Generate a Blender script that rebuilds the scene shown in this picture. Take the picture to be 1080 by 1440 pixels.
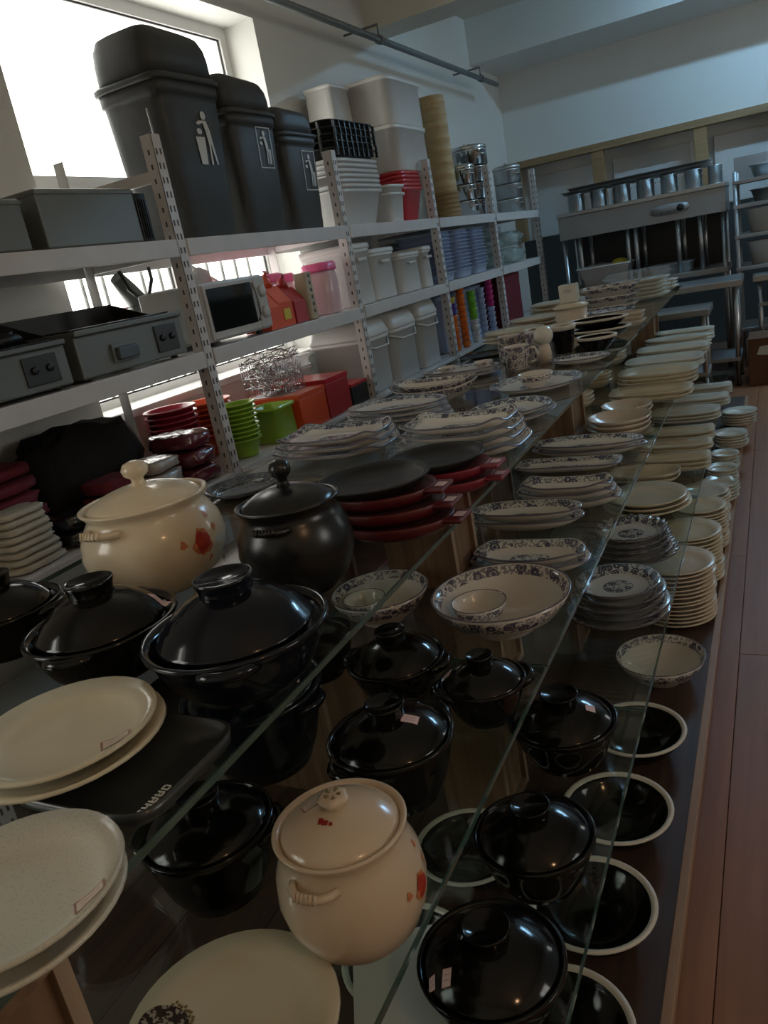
import bpy, bmesh, math, random
from mathutils import Vector, Matrix, noise
PI = math.pi
random.seed(7)
for o in list(bpy.data.objects): bpy.data.objects.remove(o)
SC = bpy.context.scene
COL = SC.collection

# ------------------------------------------------------------------ camera
# world: X right, Y along the aisle, Z up, metres
FPX, CAMH = 1105.0, 1.42
def _n(a): return Vector(a).normalized()
cY = _n((547.5, -452.0, FPX))                 # aisle direction in camera axes (right, down, forward)
cD = Vector((675.0, 3520.0, FPX)); cD = (cD - cY * cD.dot(cY)).normalized()
cX = cD.cross(cY).normalized()
if cX.x < 0: cX = -cX
cU = -cD
right = Vector((cX.x, cY.x, cU.x)); down = Vector((cX.y, cY.y, cU.y)); fwd = Vector((cX.z, cY.z, cU.z))
cam_d = bpy.data.cameras.new('camera'); cam = bpy.data.objects.new('camera', cam_d); COL.objects.link(cam)
cam_d.sensor_fit = 'VERTICAL'; cam_d.sensor_height = 36.0; cam_d.lens = FPX / 1440 * 36; cam_d.clip_start = 0.02
m3 = Matrix((right, -down, -fwd)).transposed()
cam.matrix_world = Matrix.Translation((0, 0, CAMH)) @ m3.to_4x4()
SC.camera = cam
CP = Vector((0, 0, CAMH))
def ray(px, py): return right * (px - 540) + down * (py - 720) + fwd * FPX
def onz(px, py, z):
    r = ray(px, py); return CP + r * ((z - CAMH) / r.z)
def onx(px, py, x):
    r = ray(px, py); return CP + r * (x / r.x)
def ony(px, py, y):
    r = ray(px, py); return CP + r * (y / r.y)
def dep(p): return (Vector(p) - CP).dot(fwd)

# ------------------------------------------------------------------ sky, daylight, exposure
W = bpy.data.worlds.new('sky'); SC.world = W; W.use_nodes = True
bg = W.node_tree.nodes['Background']
bg.inputs[0].default_value = (1.0, 0.965, 0.9, 1); bg.inputs[1].default_value = 5.5
SC.view_settings.view_transform = 'Standard'; SC.view_settings.look = 'None'
SC.view_settings.exposure = 0.1; SC.view_settings.gamma = 1.0; SC.view_settings.use_curve_mapping = False
SC.cycles.transparent_max_bounces = 32
SC.cycles.max_bounces = 10
def area(name, loc, rot, sx, sy, power, color, portal=False):
    l = bpy.data.lights.new(name, 'AREA'); l.shape = 'RECTANGLE'; l.size = sx; l.size_y = sy
    l.energy = power; l.color = color
    o = bpy.data.objects.new(name, l); COL.objects.link(o); o.location = loc; o.rotation_euler = rot
    if portal: l.cycles.is_portal = True
    return o
WIN_L = (2.44, 4.31, 1.0, 2.84)               # y0, y1, z0, z1 of the window behind the racks
WIN_R = [(0.8, 1.9, 1.3, 2.3), (6.8, 7.9, 1.3, 2.4)]
WIN_N = (-1.5, -0.2, 1.2, 2.5)                 # another window on the same wall, behind the photographer
area('window_portal', (-2.86, (WIN_N[0]+WIN_N[1])/2, (WIN_N[2]+WIN_N[3])/2), (0, -PI/2, 0), WIN_N[3]-WIN_N[2], WIN_N[1]-WIN_N[0], 1, (1,1,1), True)
area('window_portal', (-2.86, (WIN_L[0]+WIN_L[1])/2, (WIN_L[2]+WIN_L[3])/2), (0, -PI/2, 0), WIN_L[3]-WIN_L[2], WIN_L[1]-WIN_L[0], 1, (1,1,1), True)
for w in WIN_R:
    area('window_portal', (3.22, (w[0]+w[1])/2, (w[2]+w[3])/2), (0, PI/2, 0), w[3]-w[2], w[1]-w[0], 1, (1,1,1), True)

# ------------------------------------------------------------------ materials
MATS = {}
def newmat(name):
    m = bpy.data.materials.new(name); m.use_nodes = True; MATS[name] = m
    nt = m.node_tree; return m, nt, nt.nodes['Principled BSDF']
def setp(p, col, rough, metal=0, coat=0, trans=0, spec=0.5):
    p.inputs['Base Color'].default_value = (*col, 1); p.inputs['Roughness'].default_value = rough
    p.inputs['Metallic'].default_value = metal; p.inputs['Coat Weight'].default_value = coat
    p.inputs['Coat Roughness'].default_value = 0.05
    p.inputs['Transmission Weight'].default_value = trans; p.inputs['Specular IOR Level'].default_value = spec
def N(nt, t, **kw):
    n = nt.nodes.new(t)
    for k, v in kw.items():
        if k in n.inputs: n.inputs[k].default_value = v
        else: setattr(n, k, v)
    return n
def math_(nt, op, a, b=None, c=None):
    n = nt.nodes.new('ShaderNodeMath'); n.operation = op
    for i, v in enumerate((a, b, c)):
        if v is None: continue
        if isinstance(v, (int, float)): n.inputs[i].default_value = v
        else: nt.links.new(v, n.inputs[i])
    return n.outputs[0]
def mix(nt, fac, a, b):
    n = nt.nodes.new('ShaderNodeMix'); n.data_type = 'RGBA'
    for s, v in ((n.inputs[0], fac), (n.inputs[6], a), (n.inputs[7], b)):
        if isinstance(v, tuple): s.default_value = (*v, 1)
        elif isinstance(v, (int, float)): s.default_value = v
        else: nt.links.new(v, s)
    return n.outputs[2]
def plain(name, col, rough=0.5, metal=0, coat=0, var=0.12, nscale=8.0, bump=0.0, bscale=60, trans=0, spec=0.5, stretch=None):
    m, nt, p = newmat(name); setp(p, col, rough, metal, coat, trans, spec)
    tc = N(nt, 'ShaderNodeTexCoord'); src = tc.outputs['Object']
    if stretch:
        mp = N(nt, 'ShaderNodeMapping'); mp.inputs['Scale'].default_value = stretch; nt.links.new(src, mp.inputs[0]); src = mp.outputs[0]
    ns = N(nt, 'ShaderNodeTexNoise'); ns.inputs['Scale'].default_value = nscale; ns.inputs['Detail'].default_value = 4
    nt.links.new(src, ns.inputs['Vector'])
    lo = tuple(c * (1 - var) for c in col); hi = tuple(min(1, c * (1 + var)) for c in col)
    nt.links.new(mix(nt, ns.outputs['Fac'], lo, hi), p.inputs['Base Color'])
    if bump:
        nb = N(nt, 'ShaderNodeTexNoise'); nb.inputs['Scale'].default_value = bscale; nt.links.new(src, nb.inputs['Vector'])
        b = N(nt, 'ShaderNodeBump'); b.inputs['Strength'].default_value = bump; b.inputs['Distance'].default_value = 0.01
        nt.links.new(nb.outputs['Fac'], b.inputs['Height']); nt.links.new(b.outputs[0], p.inputs['Normal'])
    return m
def wood(name, c1, c2, rough=0.45, axis=1, scale=1.0, coat=0.0):
    m, nt, p = newmat(name); setp(p, c1, rough, 0, coat)
    tc = N(nt, 'ShaderNodeTexCoord'); mp = N(nt, 'ShaderNodeMapping')
    s = [38 * scale] * 3; s[axis] = 2.2 * scale; mp.inputs['Scale'].default_value = s
    oi = N(nt, 'ShaderNodeObjectInfo')
    nt.links.new(tc.outputs['Object'], mp.inputs[0])
    ad = N(nt, 'ShaderNodeVectorMath', operation='ADD'); nt.links.new(mp.outputs[0], ad.inputs[0])
    sc = N(nt, 'ShaderNodeVectorMath', operation='SCALE'); sc.inputs[0].default_value = (31, 17, 23); nt.links.new(oi.outputs['Random'], sc.inputs['Scale'])
    nt.links.new(sc.outputs[0], ad.inputs[1])
    ns = N(nt, 'ShaderNodeTexNoise'); ns.inputs['Scale'].default_value = 1.0; ns.inputs['Detail'].default_value = 6; ns.inputs['Distortion'].default_value = 0.6
    nt.links.new(ad.outputs[0], ns.inputs['Vector'])
    cr = N(nt, 'ShaderNodeValToRGB'); cr.color_ramp.elements[0].position = 0.3; cr.color_ramp.elements[1].position = 0.72
    cr.color_ramp.elements[0].color = (*c2, 1); cr.color_ramp.elements[1].color = (*c1, 1)
    nt.links.new(ns.outputs['Fac'], cr.inputs[0]); 
    hv = N(nt, 'ShaderNodeHueSaturation'); nt.links.new(cr.outputs[0], hv.inputs['Color'])
    nt.links.new(math_(nt, 'MULTIPLY_ADD', oi.outputs['Random'], 0.22, 0.89), hv.inputs['Value'])
    nt.links.new(hv.outputs[0], p.inputs['Base Color'])
    b = N(nt, 'ShaderNodeBump'); b.inputs['Strength'].default_value = 0.15; b.inputs['Distance'].default_value = 0.004
    nt.links.new(ns.outputs['Fac'], b.inputs['Height']); nt.links.new(b.outputs[0], p.inputs['Normal'])
    return m
def porcelain(name, base, ink, band=(0.70, 0.95), outer=False, medal=True, dens=1.0):
    """white glaze with an inked flower band on the rim and a medallion; uv.y runs 0 centre .. 1 rim, above 1 on the outside"""
    m, nt, p = newmat(name); setp(p, base, 0.16, 0, 0.3)
    uv = N(nt, 'ShaderNodeUVMap'); sep = N(nt, 'ShaderNodeSeparateXYZ'); nt.links.new(uv.outputs[0], sep.inputs[0]); v = sep.outputs['Y']
    tc = N(nt, 'ShaderNodeTexCoord')
    def inside(lo, hi): return math_(nt, 'MULTIPLY', math_(nt, 'GREATER_THAN', v, lo), math_(nt, 'LESS_THAN', v, hi))
    vo = N(nt, 'ShaderNodeTexVoronoi'); vo.inputs['Scale'].default_value = 34 * dens; nt.links.new(tc.outputs['Object'], vo.inputs['Vector'])
    d = vo.outputs['Distance']
    fl = math_(nt, 'LESS_THAN', d, 0.42)                                    # blossoms
    hole = math_(nt, 'LESS_THAN', math_(nt, 'ABSOLUTE', math_(nt, 'SUBTRACT', d, 0.22)), 0.035)
    ns = N(nt, 'ShaderNodeTexNoise'); ns.inputs['Scale'].default_value = 150 * dens; ns.inputs['Detail'].default_value = 1.5; nt.links.new(tc.outputs['Object'], ns.inputs['Vector'])
    leaf = math_(nt, 'GREATER_THAN', ns.outputs['Fac'], 0.505)
    pat = math_(nt, 'MAXIMUM', math_(nt, 'MULTIPLY', fl, math_(nt, 'SUBTRACT', 1.0, math_(nt, 'MULTIPLY', hole, 0.8))), math_(nt, 'MULTIPLY', leaf, 0.75))
    msk = inside(*band)
    if medal: msk = math_(nt, 'MAXIMUM', msk, inside(-1, 0.34))
    if outer: msk = math_(nt, 'MAXIMUM', msk, inside(1.12, 1.5))
    line = inside(0.972, 1.04)
    if medal: line = math_(nt, 'MAXIMUM', line, math_(nt, 'MULTIPLY', inside(0.332, 0.35), 0.8))
    fac = math_(nt, 'MAXIMUM', math_(nt, 'MULTIPLY', msk, math_(nt, 'MULTIPLY', pat, 0.92)), math_(nt, 'MULTIPLY', line, 0.85))
    nt.links.new(mix(nt, fac, base, ink), p.inputs['Base Color'])
    return m
def glass(name, tint, fmin=0.0, rough=0.0):
    m = bpy.data.materials.new(name); m.use_nodes = True; MATS[name] = m; nt = m.node_tree
    nt.nodes.remove(nt.nodes['Principled BSDF']); out = nt.nodes['Material Output']
    t = N(nt, 'ShaderNodeBsdfTransparent'); t.inputs[0].default_value = (*tint, 1)
    g = N(nt, 'ShaderNodeBsdfGlossy'); g.inputs['Roughness'].default_value = rough
    fr = N(nt, 'ShaderNodeFresnel'); ge = N(nt, 'ShaderNodeNewGeometry')
    nt.links.new(math_(nt, 'MULTIPLY_ADD', ge.outputs['Backfacing'], 1/1.45 - 1.45, 1.45), fr.inputs[0])
    mx = N(nt, 'ShaderNodeMixShader'); nt.links.new(math_(nt, 'ADD', fr.outputs[0], fmin), mx.inputs[0])
    nt.links.new(t.outputs[0], mx.inputs[1]); nt.links.new(g.outputs[0], mx.inputs[2]); nt.links.new(mx.outputs[0], out.inputs[0])
    return m
def film(name, col, alpha, rough=0.15, coat=0.5):
    """milky translucent plastic"""
    m, nt, p = newmat(name); setp(p, col, rough, 0, coat); p.inputs['Alpha'].default_value = alpha
    p.inputs['Subsurface Weight'].default_value = 0.0
    return m
def emit(name, col, s):
    m, nt, p = newmat(name); setp(p, col, 0.5); p.inputs['Emission Color'].default_value = (*col, 1); p.inputs['Emission Strength'].default_value = s
    return m
plain('wall', (0.7, 0.7, 0.66), 0.85, var=0.04, nscale=1.5, bump=0.08, bscale=90)
plain('ceiling_paint', (0.66, 0.64, 0.56), 0.9, var=0.04, nscale=1.0)
plain('wainscot', (0.03, 0.034, 0.032), 0.6)
plain('panel_white', (0.62, 0.62, 0.6), 0.7, var=0.05, nscale=2)
wood('plank_floor', (0.33, 0.135, 0.055), (0.25, 0.095, 0.038), 0.5, axis=1, scale=0.8, coat=0.0)
plain('subfloor', (0.1, 0.06, 0.04), 0.6)
wood('dark_board', (0.085, 0.045, 0.028), (0.035, 0.018, 0.012), 0.5, axis=1, coat=0.0)
wood('board_edge', (0.36, 0.23, 0.14), (0.26, 0.15, 0.09), 0.4, axis=1)
wood('riser_wood', (0.24, 0.15, 0.085), (0.12, 0.07, 0.04), 0.5, axis=2)
wood('riser_edge', (0.34, 0.25, 0.17), (0.27, 0.19, 0.12), 0.5, axis=2)
wood('frame_wood', (0.34, 0.22, 0.11), (0.24, 0.15, 0.07), 0.5, axis=0)
glass('glass_sheet', (0.93, 0.97, 0.95), 0.012)
plain('glass_edge', (0.045, 0.09, 0.075), 0.08, coat=0.6)
plain('window_paint', (0.7, 0.7, 0.68), 0.5, var=0.05)
glass('window_glass', (0.97, 0.98, 0.98))
plain('gasket', (0.02, 0.02, 0.02), 0.5)
plain('grille_paint', (0.2, 0.2, 0.19), 0.5)
def rack_paint(name, col):
    m, nt, p = newmat(name); setp(p, col, 0.45)
    tc = N(nt, 'ShaderNodeTexCoord'); sp = N(nt, 'ShaderNodeSeparateXYZ'); nt.links.new(tc.outputs['Object'], sp.inputs[0])
    ns = N(nt, 'ShaderNodeTexNoise'); ns.inputs['Scale'].default_value = 9; nt.links.new(tc.outputs['Object'], ns.inputs['Vector'])
    nt.links.new(mix(nt, ns.outputs['Fac'], tuple(c*0.88 for c in col), tuple(min(1, c*1.08) for c in col)), p.inputs['Base Color'])
    return m
rack_paint('rack_white', (0.62, 0.61, 0.6)); rack_paint('rack_dark', (0.12, 0.12, 0.15))
plain('slot_dark', (0.07, 0.07, 0.07), 0.8)
plain('bin_grey', (0.04, 0.043, 0.042), 0.5, bump=0.15, bscale=250)
plain('print_white', (0.62, 0.64, 0.62), 0.6)
plain('appliance_grey', (0.15, 0.165, 0.155), 0.42, metal=0.25)
plain('appliance_dark', (0.012, 0.012, 0.012), 0.35)
plain('pull_blue', (0.06, 0.085, 0.1), 0.4)
plain('hot_plate', (0.035, 0.034, 0.032), 0.4, metal=0.6)
plain('microwave_white', (0.5, 0.5, 0.48), 0.35)
plain('black_glass', (0.006, 0.007, 0.007), 0.06, coat=0.5)
plain('steel', (0.5, 0.51, 0.51), 0.36, metal=1.0, var=0.08, nscale=3, stretch=(1, 14, 1))
plain('steel_dull', (0.36, 0.37, 0.37), 0.5, metal=0.7, var=0.12, nscale=4)
plain('steel_bright', (0.65, 0.67, 0.68), 0.12, metal=1.0)
plain('white_tub', (0.66, 0.66, 0.63), 0.35, var=0.05)
film('frost_tub', (0.7, 0.7, 0.68), 0.85)
film('clear_tub', (0.8, 0.78, 0.78), 0.55)
film('blue_tray', (0.42, 0.52, 0.72), 0.9)
film('pink_jar', (0.85, 0.62, 0.66), 0.6)
film('wrap_film', (0.72, 0.76, 0.78), 0.22, 0.08, 0.8)
film('teal_film', (0.45, 0.6, 0.6), 0.5, 0.1, 0.8)
plain('pink_lid', (0.8, 0.12, 0.32), 0.35, coat=0.3)
plain('red_tub', (0.5, 0.02, 0.03), 0.3, coat=0.2)
plain('black_tub', (0.02, 0.022, 0.02), 0.4)
plain('bamboo', (0.5, 0.38, 0.2), 0.6, var=0.18, nscale=30, stretch=(1, 1, 8))
plain('bamboo_dark', (0.3, 0.2, 0.09), 0.65, var=0.3, nscale=40, stretch=(1, 1, 6))
plain('orange_red', (0.68, 0.09, 0.03), 0.35, coat=0.2)
plain('deep_red', (0.4, 0.03, 0.035), 0.4, coat=0.2)
plain('crimson_bowl', (0.36, 0.02, 0.05), 0.25, coat=0.4)
plain('lime', (0.3, 0.52, 0.04), 0.3, coat=0.2)
plain('orange', (0.8, 0.2, 0.03), 0.4); plain('violet', (0.1, 0.05, 0.35), 0.4); plain('green_ring', (0.2, 0.55, 0.05), 0.4)
plain('magenta', (0.5, 0.04, 0.2), 0.4); plain('yellow', (0.6, 0.5, 0.05), 0.5)
plain('beige_card', (0.42, 0.36, 0.26), 0.7)
plain('maroon_cloth', (0.12, 0.008, 0.016), 0.85, var=0.3, nscale=14, bump=0.4, bscale=40)
plain('red_cloth', (0.13, 0.008, 0.018), 0.8, var=0.25, nscale=12, bump=0.3, bscale=40)
plain('black_cloth', (0.006, 0.005, 0.004), 0.9, var=0.3, bump=0.3, bscale=30)
plain('wrapped_maroon', (0.12, 0.02, 0.035), 0.22, coat=0.8, var=0.35, nscale=16, bump=0.7, bscale=28)
plain('wrapped_black', (0.008, 0.008, 0.009), 0.2, coat=0.8, bump=0.7, bscale=35)
plain('wrapped_grey', (0.4, 0.37, 0.33), 0.3, coat=0.6, var=0.3, nscale=20, bump=0.6, bscale=35)
plain('cream_cloth', (0.5, 0.47, 0.38), 0.8, bump=0.3, bscale=50)
plain('black_glaze', (0.0045, 0.0042, 0.004), 0.12, spec=0.38, var=0.2)
plain('blue_black_glaze', (0.004, 0.0055, 0.010), 0.13, spec=0.4)
plain('black_matte_glaze', (0.009, 0.009, 0.0088), 0.27)
plain('cream_glaze', (0.74, 0.64, 0.46), 0.22, coat=0.35, var=0.05, nscale=5)
plain('cream_glaze_pink', (0.62, 0.49, 0.35), 0.2, coat=0.4, var=0.06, nscale=5)
plain('rim_white', (0.62, 0.58, 0.5), 0.3, coat=0.2)
plain('ivory', (0.62, 0.57, 0.42), 0.25, coat=0.2, var=0.05, nscale=4)
def speckle(name, base, ink):
    m, nt, p = newmat(name); setp(p, base, 0.3, 0, 0.2)
    tc = N(nt, 'ShaderNodeTexCoord'); ns = N(nt, 'ShaderNodeTexNoise'); ns.inputs['Scale'].default_value = 420; nt.links.new(tc.outputs['Object'], ns.inputs['Vector'])
    f = math_(nt, 'MULTIPLY', math_(nt, 'GREATER_THAN', ns.outputs['Fac'], 0.62), 0.35)
    nt.links.new(mix(nt, f, base, ink), p.inputs['Base Color'])
speckle('speckled_ivory', (0.56, 0.54, 0.44), (0.25, 0.24, 0.18))
plain('white_china', (0.66, 0.65, 0.56), 0.2, coat=0.3, var=0.04, nscale=4)
plain('warm_china', (0.64, 0.55, 0.44), 0.22, coat=0.3, var=0.04, nscale=4)
plain('cream_china', (0.64, 0.58, 0.44), 0.22, coat=0.3, var=0.04, nscale=4)
porcelain('blue_flower', (0.7, 0.69, 0.64), (0.03, 0.035, 0.10), band=(0.79, 0.955))
porcelain('blue_bowl', (0.66, 0.63, 0.57), (0.04, 0.035, 0.09), band=(0.8, 0.955), outer=True, medal=False)
porcelain('small_bowl', (0.66, 0.62, 0.56), (0.04, 0.035, 0.09), band=(2.0, 2.1), outer=True, medal=False, dens=1.3)
porcelain('blue_medal', (0.66, 0.65, 0.6), (0.035, 0.035, 0.09), band=(0.74, 0.955), dens=0.95)
porcelain('dark_flower', (0.52, 0.52, 0.5), (0.018, 0.02, 0.05), band=(0.66, 0.96), dens=1.1)
porcelain('grey_medal', (0.11, 0.12, 0.13), (0.035, 0.04, 0.045), band=(0.6, 0.95), dens=0.8)
plain('iron', (0.022, 0.022, 0.021), 0.45, metal=0.4, bump=0.1, bscale=200)
plain('grey_tray', (0.03, 0.033, 0.032), 0.35, coat=0.2)
plain('red_tray', (0.095, 0.009, 0.01), 0.4, coat=0.15, var=0.25, nscale=9)
plain('red_tray_bright', (0.2, 0.014, 0.03), 0.4, coat=0.15, var=0.2, nscale=9)
plain('flower_red', (0.42, 0.04, 0.02), 0.4, var=0.35, nscale=90)
plain('flower_orange', (0.55, 0.2, 0.08), 0.4, var=0.3, nscale=90)
plain('ink_red', (0.3, 0.015, 0.01), 0.5)
plain('ink_olive', (0.2, 0.16, 0.06), 0.6)
def motif(name, base, ink):
    m, nt, p = newmat(name); setp(p, base, 0.3)
    tc = N(nt, 'ShaderNodeTexCoord'); vo = N(nt, 'ShaderNodeTexVoronoi'); vo.inputs['Scale'].default_value = 75; nt.links.new(tc.outputs['Object'], vo.inputs['Vector'])
    ns = N(nt, 'ShaderNodeTexNoise'); ns.inputs['Scale'].default_value = 240; nt.links.new(tc.outputs['Object'], ns.inputs['Vector'])
    f = math_(nt, 'MAXIMUM', math_(nt, 'GREATER_THAN', vo.outputs['Distance'], 0.5), math_(nt, 'GREATER_THAN', ns.outputs['Fac'], 0.54))
    nt.links.new(mix(nt, f, base, ink), p.inputs['Base Color'])
motif('brown_motif', (0.36, 0.33, 0.28), (0.045, 0.035, 0.028))
def sticker_mat(name, base, edge, bw):
    m, nt, p = newmat(name); setp(p, base, 0.5)
    uv = N(nt, 'ShaderNodeUVMap'); sp = N(nt, 'ShaderNodeSeparateXYZ'); nt.links.new(uv.outputs[0], sp.inputs[0])
    ax = math_(nt, 'ABSOLUTE', math_(nt, 'SUBTRACT', sp.outputs['X'], 0.5)); ay = math_(nt, 'ABSOLUTE', math_(nt, 'SUBTRACT', sp.outputs['Y'], 0.5))
    b = math_(nt, 'GREATER_THAN', math_(nt, 'MAXIMUM', ax, ay), 0.5 - bw)
    ln = math_(nt, 'MULTIPLY', math_(nt, 'LESS_THAN', ax, 0.3), math_(nt, 'LESS_THAN', math_(nt, 'ABSOLUTE', math_(nt, 'SUBTRACT', ay, 0.14)), 0.05))
    f = math_(nt, 'MAXIMUM', math_(nt, 'MULTIPLY', b, 0.8), math_(nt, 'MULTIPLY', ln, 0.5))
    nt.links.new(mix(nt, f, base, edge), p.inputs['Base Color'])
sticker_mat('sticker', (0.6, 0.5, 0.4), (0.22, 0.06, 0.05), 0.08)
sticker_mat('price_tag', (0.72, 0.55, 0.54), (0.45, 0.15, 0.15), 0.04)
plain('paper', (0.6, 0.62, 0.58), 0.8)
plain('carton', (0.13, 0.06, 0.03), 0.8, var=0.2)
plain('vent_dark', (0.01, 0.01, 0.01), 0.5)
plain('cord_black', (0.008, 0.008, 0.008), 0.4)
plain('pipe_grey', (0.16, 0.18, 0.18), 0.5, metal=0.3)
emit('lamp_white', (0.36, 0.68, 1.0), 200.0); emit('lamp_warm', (1.0, 0.58, 0.3), 260.0)

# ------------------------------------------------------------------ mesh builder
class MB:
    def __init__(s): s.v = []; s.f = []; s.uv = []; s.sm = []
    def quad(s, pts, uv=None, smooth=False):
        b = len(s.v); s.v += [tuple(p) for p in pts]; s.f.append(tuple(range(b, b + len(pts)))); s.uv.append(uv or [(0, 3)] * len(pts)); s.sm.append(smooth); return s
    def box(s, x0, x1, y0, y1, z0, z1, c=0.0):
        if c <= 0:
            b = len(s.v)
            s.v += [(x0,y0,z0),(x1,y0,z0),(x1,y1,z0),(x0,y1,z0),(x0,y0,z1),(x1,y0,z1),(x1,y1,z1),(x0,y1,z1)]
            for f in ((0,3,2,1),(4,5,6,7),(0,1,5,4),(1,2,6,5),(2,3,7,6),(3,0,4,7)):
                s.f.append(tuple(b+i for i in f)); s.uv.append([(0,3)]*4); s.sm.append(False)
            return s
        bm = bmesh.new(); bmesh.ops.create_cube(bm, size=1)
        for v in bm.verts: v.co = ((x0+x1)/2 + v.co.x*(x1-x0), (y0+y1)/2 + v.co.y*(y1-y0), (z0+z1)/2 + v.co.z*(z1-z0))
        bmesh.ops.bevel(bm, geom=list(bm.edges), offset=min(c, 0.45*min(x1-x0, y1-y0, z1-z0)), segments=2, affect='EDGES', profile=0.5)
        return s.bm(bm)
    def bm(s, bm, smooth=False):
        b = len(s.v); bm.verts.index_update(); s.v += [tuple(v.co) for v in bm.verts]
        for f in bm.faces: s.f.append(tuple(b + v.index for v in f.verts)); s.uv.append([(0,3)]*len(f.verts)); s.sm.append(smooth)
        bm.free(); return s
    def loft(s, rings, n=32, e=2.0, fn=None, caps=(True, True), off=(0, 0), smooth=True):
        """rings (sx, sy, z[, v]); cross-section a superellipse of exponent e; fn(theta, ring index, sx)->(scale, dz)"""
        b = len(s.v); k = 2.0 / e; L = len(rings)
        for i, r in enumerate(rings):
            for j in range(n):
                t = 2*PI*j/n; c, q = math.cos(t), math.sin(t)
                x = math.copysign(abs(c)**k, c); y = math.copysign(abs(q)**k, q); m, dz = fn(t, i, r[0]) if fn else (1, 0)
                s.v.append((off[0] + r[0]*x*m, off[1] + r[1]*y*m, r[2] + dz))
        for i in range(L-1):
            va = rings[i][3] if len(rings[i]) > 3 else 3; vb = rings[i+1][3] if len(rings[i+1]) > 3 else 3
            for j in range(n):
                j2 = (j+1) % n
                s.f.append((b+i*n+j, b+i*n+j2, b+(i+1)*n+j2, b+(i+1)*n+j)); s.uv.append([(j/n, va), ((j+1)/n, va), ((j+1)/n, vb), (j/n, vb)]); s.sm.append(smooth)
        for which, i in ((0, 0), (1, L-1)):
            if not caps[which]: continue
            vv = rings[i][3] if len(rings[i]) > 3 else 3
            idx = [b+i*n+j for j in range(n)]
            if which == 0: idx.reverse()
            s.f.append(tuple(idx)); s.uv.append([(0, vv)]*n); s.sm.append(smooth)
        return s
    def tube(s, path, r, n=8, closed=False):
        P = [Vector(p) for p in path]; b = len(s.v); L = len(P)
        rr = r if isinstance(r, (list, tuple)) else [r]*L
        up = Vector((0, 0, 1))
        for i, p in enumerate(P):
            a = P[(i-1) % L] if (i > 0 or closed) else p; c = P[(i+1) % L] if (i < L-1 or closed) else p
            t = (c - a).normalized() if (c - a).length > 1e-9 else Vector((0,0,1))
            u = up if abs(t.dot(up)) < 0.95 else Vector((1, 0, 0))
            x = t.cross(u).normalized(); y = x.cross(t).normalized()
            for j in range(n):
                q = 2*PI*j/n; s.v.append(tuple(p + x*math.cos(q)*rr[i] + y*math.sin(q)*rr[i]))
        for i in range(L if closed else L-1):
            i2 = (i+1) % L
            for j in range(n):
                j2 = (j+1) % n; s.f.append((b+i*n+j, b+i*n+j2, b+i2*n+j2, b+i2*n+j)); s.uv.append([(0,3)]*4); s.sm.append(True)
        if not closed:
            s.f.append(tuple(b+j for j in reversed(range(n)))); s.uv.append([(0,3)]*n); s.sm.append(False)
            s.f.append(tuple(b+(L-1)*n+j for j in range(n))); s.uv.append([(0,3)]*n); s.sm.append(False)
        return s
    def prism(s, poly, axis, a, b_):
        """extrude a 2-d polygon along axis from a to b_"""
        def put(p, h): return {'x': (h, p[0], p[1]), 'y': (p[0], h, p[1]), 'z': (p[0], p[1], h)}[axis]
        b = len(s.v); n = len(poly); s.v += [put(p, a) for p in poly] + [put(p, b_) for p in poly]
        s.f.append(tuple(b+i for i in reversed(range(n)))); s.uv.append([(0,3)]*n); s.sm.append(False)
        s.f.append(tuple(b+n+i for i in range(n))); s.uv.append([(0,3)]*n); s.sm.append(False)
        for i in range(n):
            j = (i+1) % n; s.f.append((b+i, b+j, b+n+j, b+n+i)); s.uv.append([(0,3)]*4); s.sm.append(False)
        return s
    def lump(s, sx, sy, sz, e=3.0, amp=0.06, fr=3.0, seed=0, n=28, m=14, off=(0,0,0), flat=True):
        b = len(s.v)
        def sg(a, k): return math.copysign(abs(a)**k, a)
        k = 2.0/e
        for i in range(m+1):
            ph = -PI/2 + PI*i/m
            for j in range(n):
                t = 2*PI*j/n
                p = Vector((sg(math.cos(ph), k)*sg(math.cos(t), k), sg(math.cos(ph), k)*sg(math.sin(t), k), sg(math.sin(ph), k)))
                d = 1 + amp*noise.noise(p*fr + Vector((seed*3.7, seed*1.3, 0))) + amp*0.5*noise.noise(p*fr*2.7 + Vector((seed, 9, 4)))
                z = p.z*sz*d
                if flat: z = max(z, -sz)
                s.v.append((off[0]+p.x*sx*d, off[1]+p.y*sy*d, off[2]+sz+z))
        for i in range(m):
            for j in range(n):
                j2 = (j+1) % n; s.f.append((b+i*n+j, b+i*n+j2, b+(i+1)*n+j2, b+(i+1)*n+j)); s.uv.append([(0,3)]*4); s.sm.append(True)
        return s
    def mesh(s, name, mat):
        me = bpy.data.meshes.new(name); me.from_pydata(s.v, [], s.f)
        ul = me.uv_layers.new(name='UVMap'); flat = [c for f in s.uv for uv in f for c in uv]; ul.data.foreach_set('uv', flat)
        me.polygons.foreach_set('use_smooth', s.sm); me.materials.append(MATS[mat]); me.validate(); me.update(); return me
def link(name, me, parent=None, loc=(0,0,0), rz=0.0):
    o = bpy.data.objects.new(name, me); COL.objects.link(o); o.location = loc; o.rotation_euler = (0, 0, rz)
    if parent: o.parent = parent
    return o
def part(name, mb, mat, parent, loc=(0,0,0), rz=0.0, label=None):
    o = link(name, mb.mesh(name, mat) if isinstance(mb, MB) else mb, parent, loc, rz)
    if label: o['label'] = label
    return o
def tag(o, label, cat, group=None):
    o['label'] = label; o['category'] = cat
    if group: o['group'] = group
    return o
def thing(name, label, cat, loc=(0,0,0), rz=0.0, group=None): return tag(link(name, None, None, loc, rz), label, cat, group)
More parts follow.
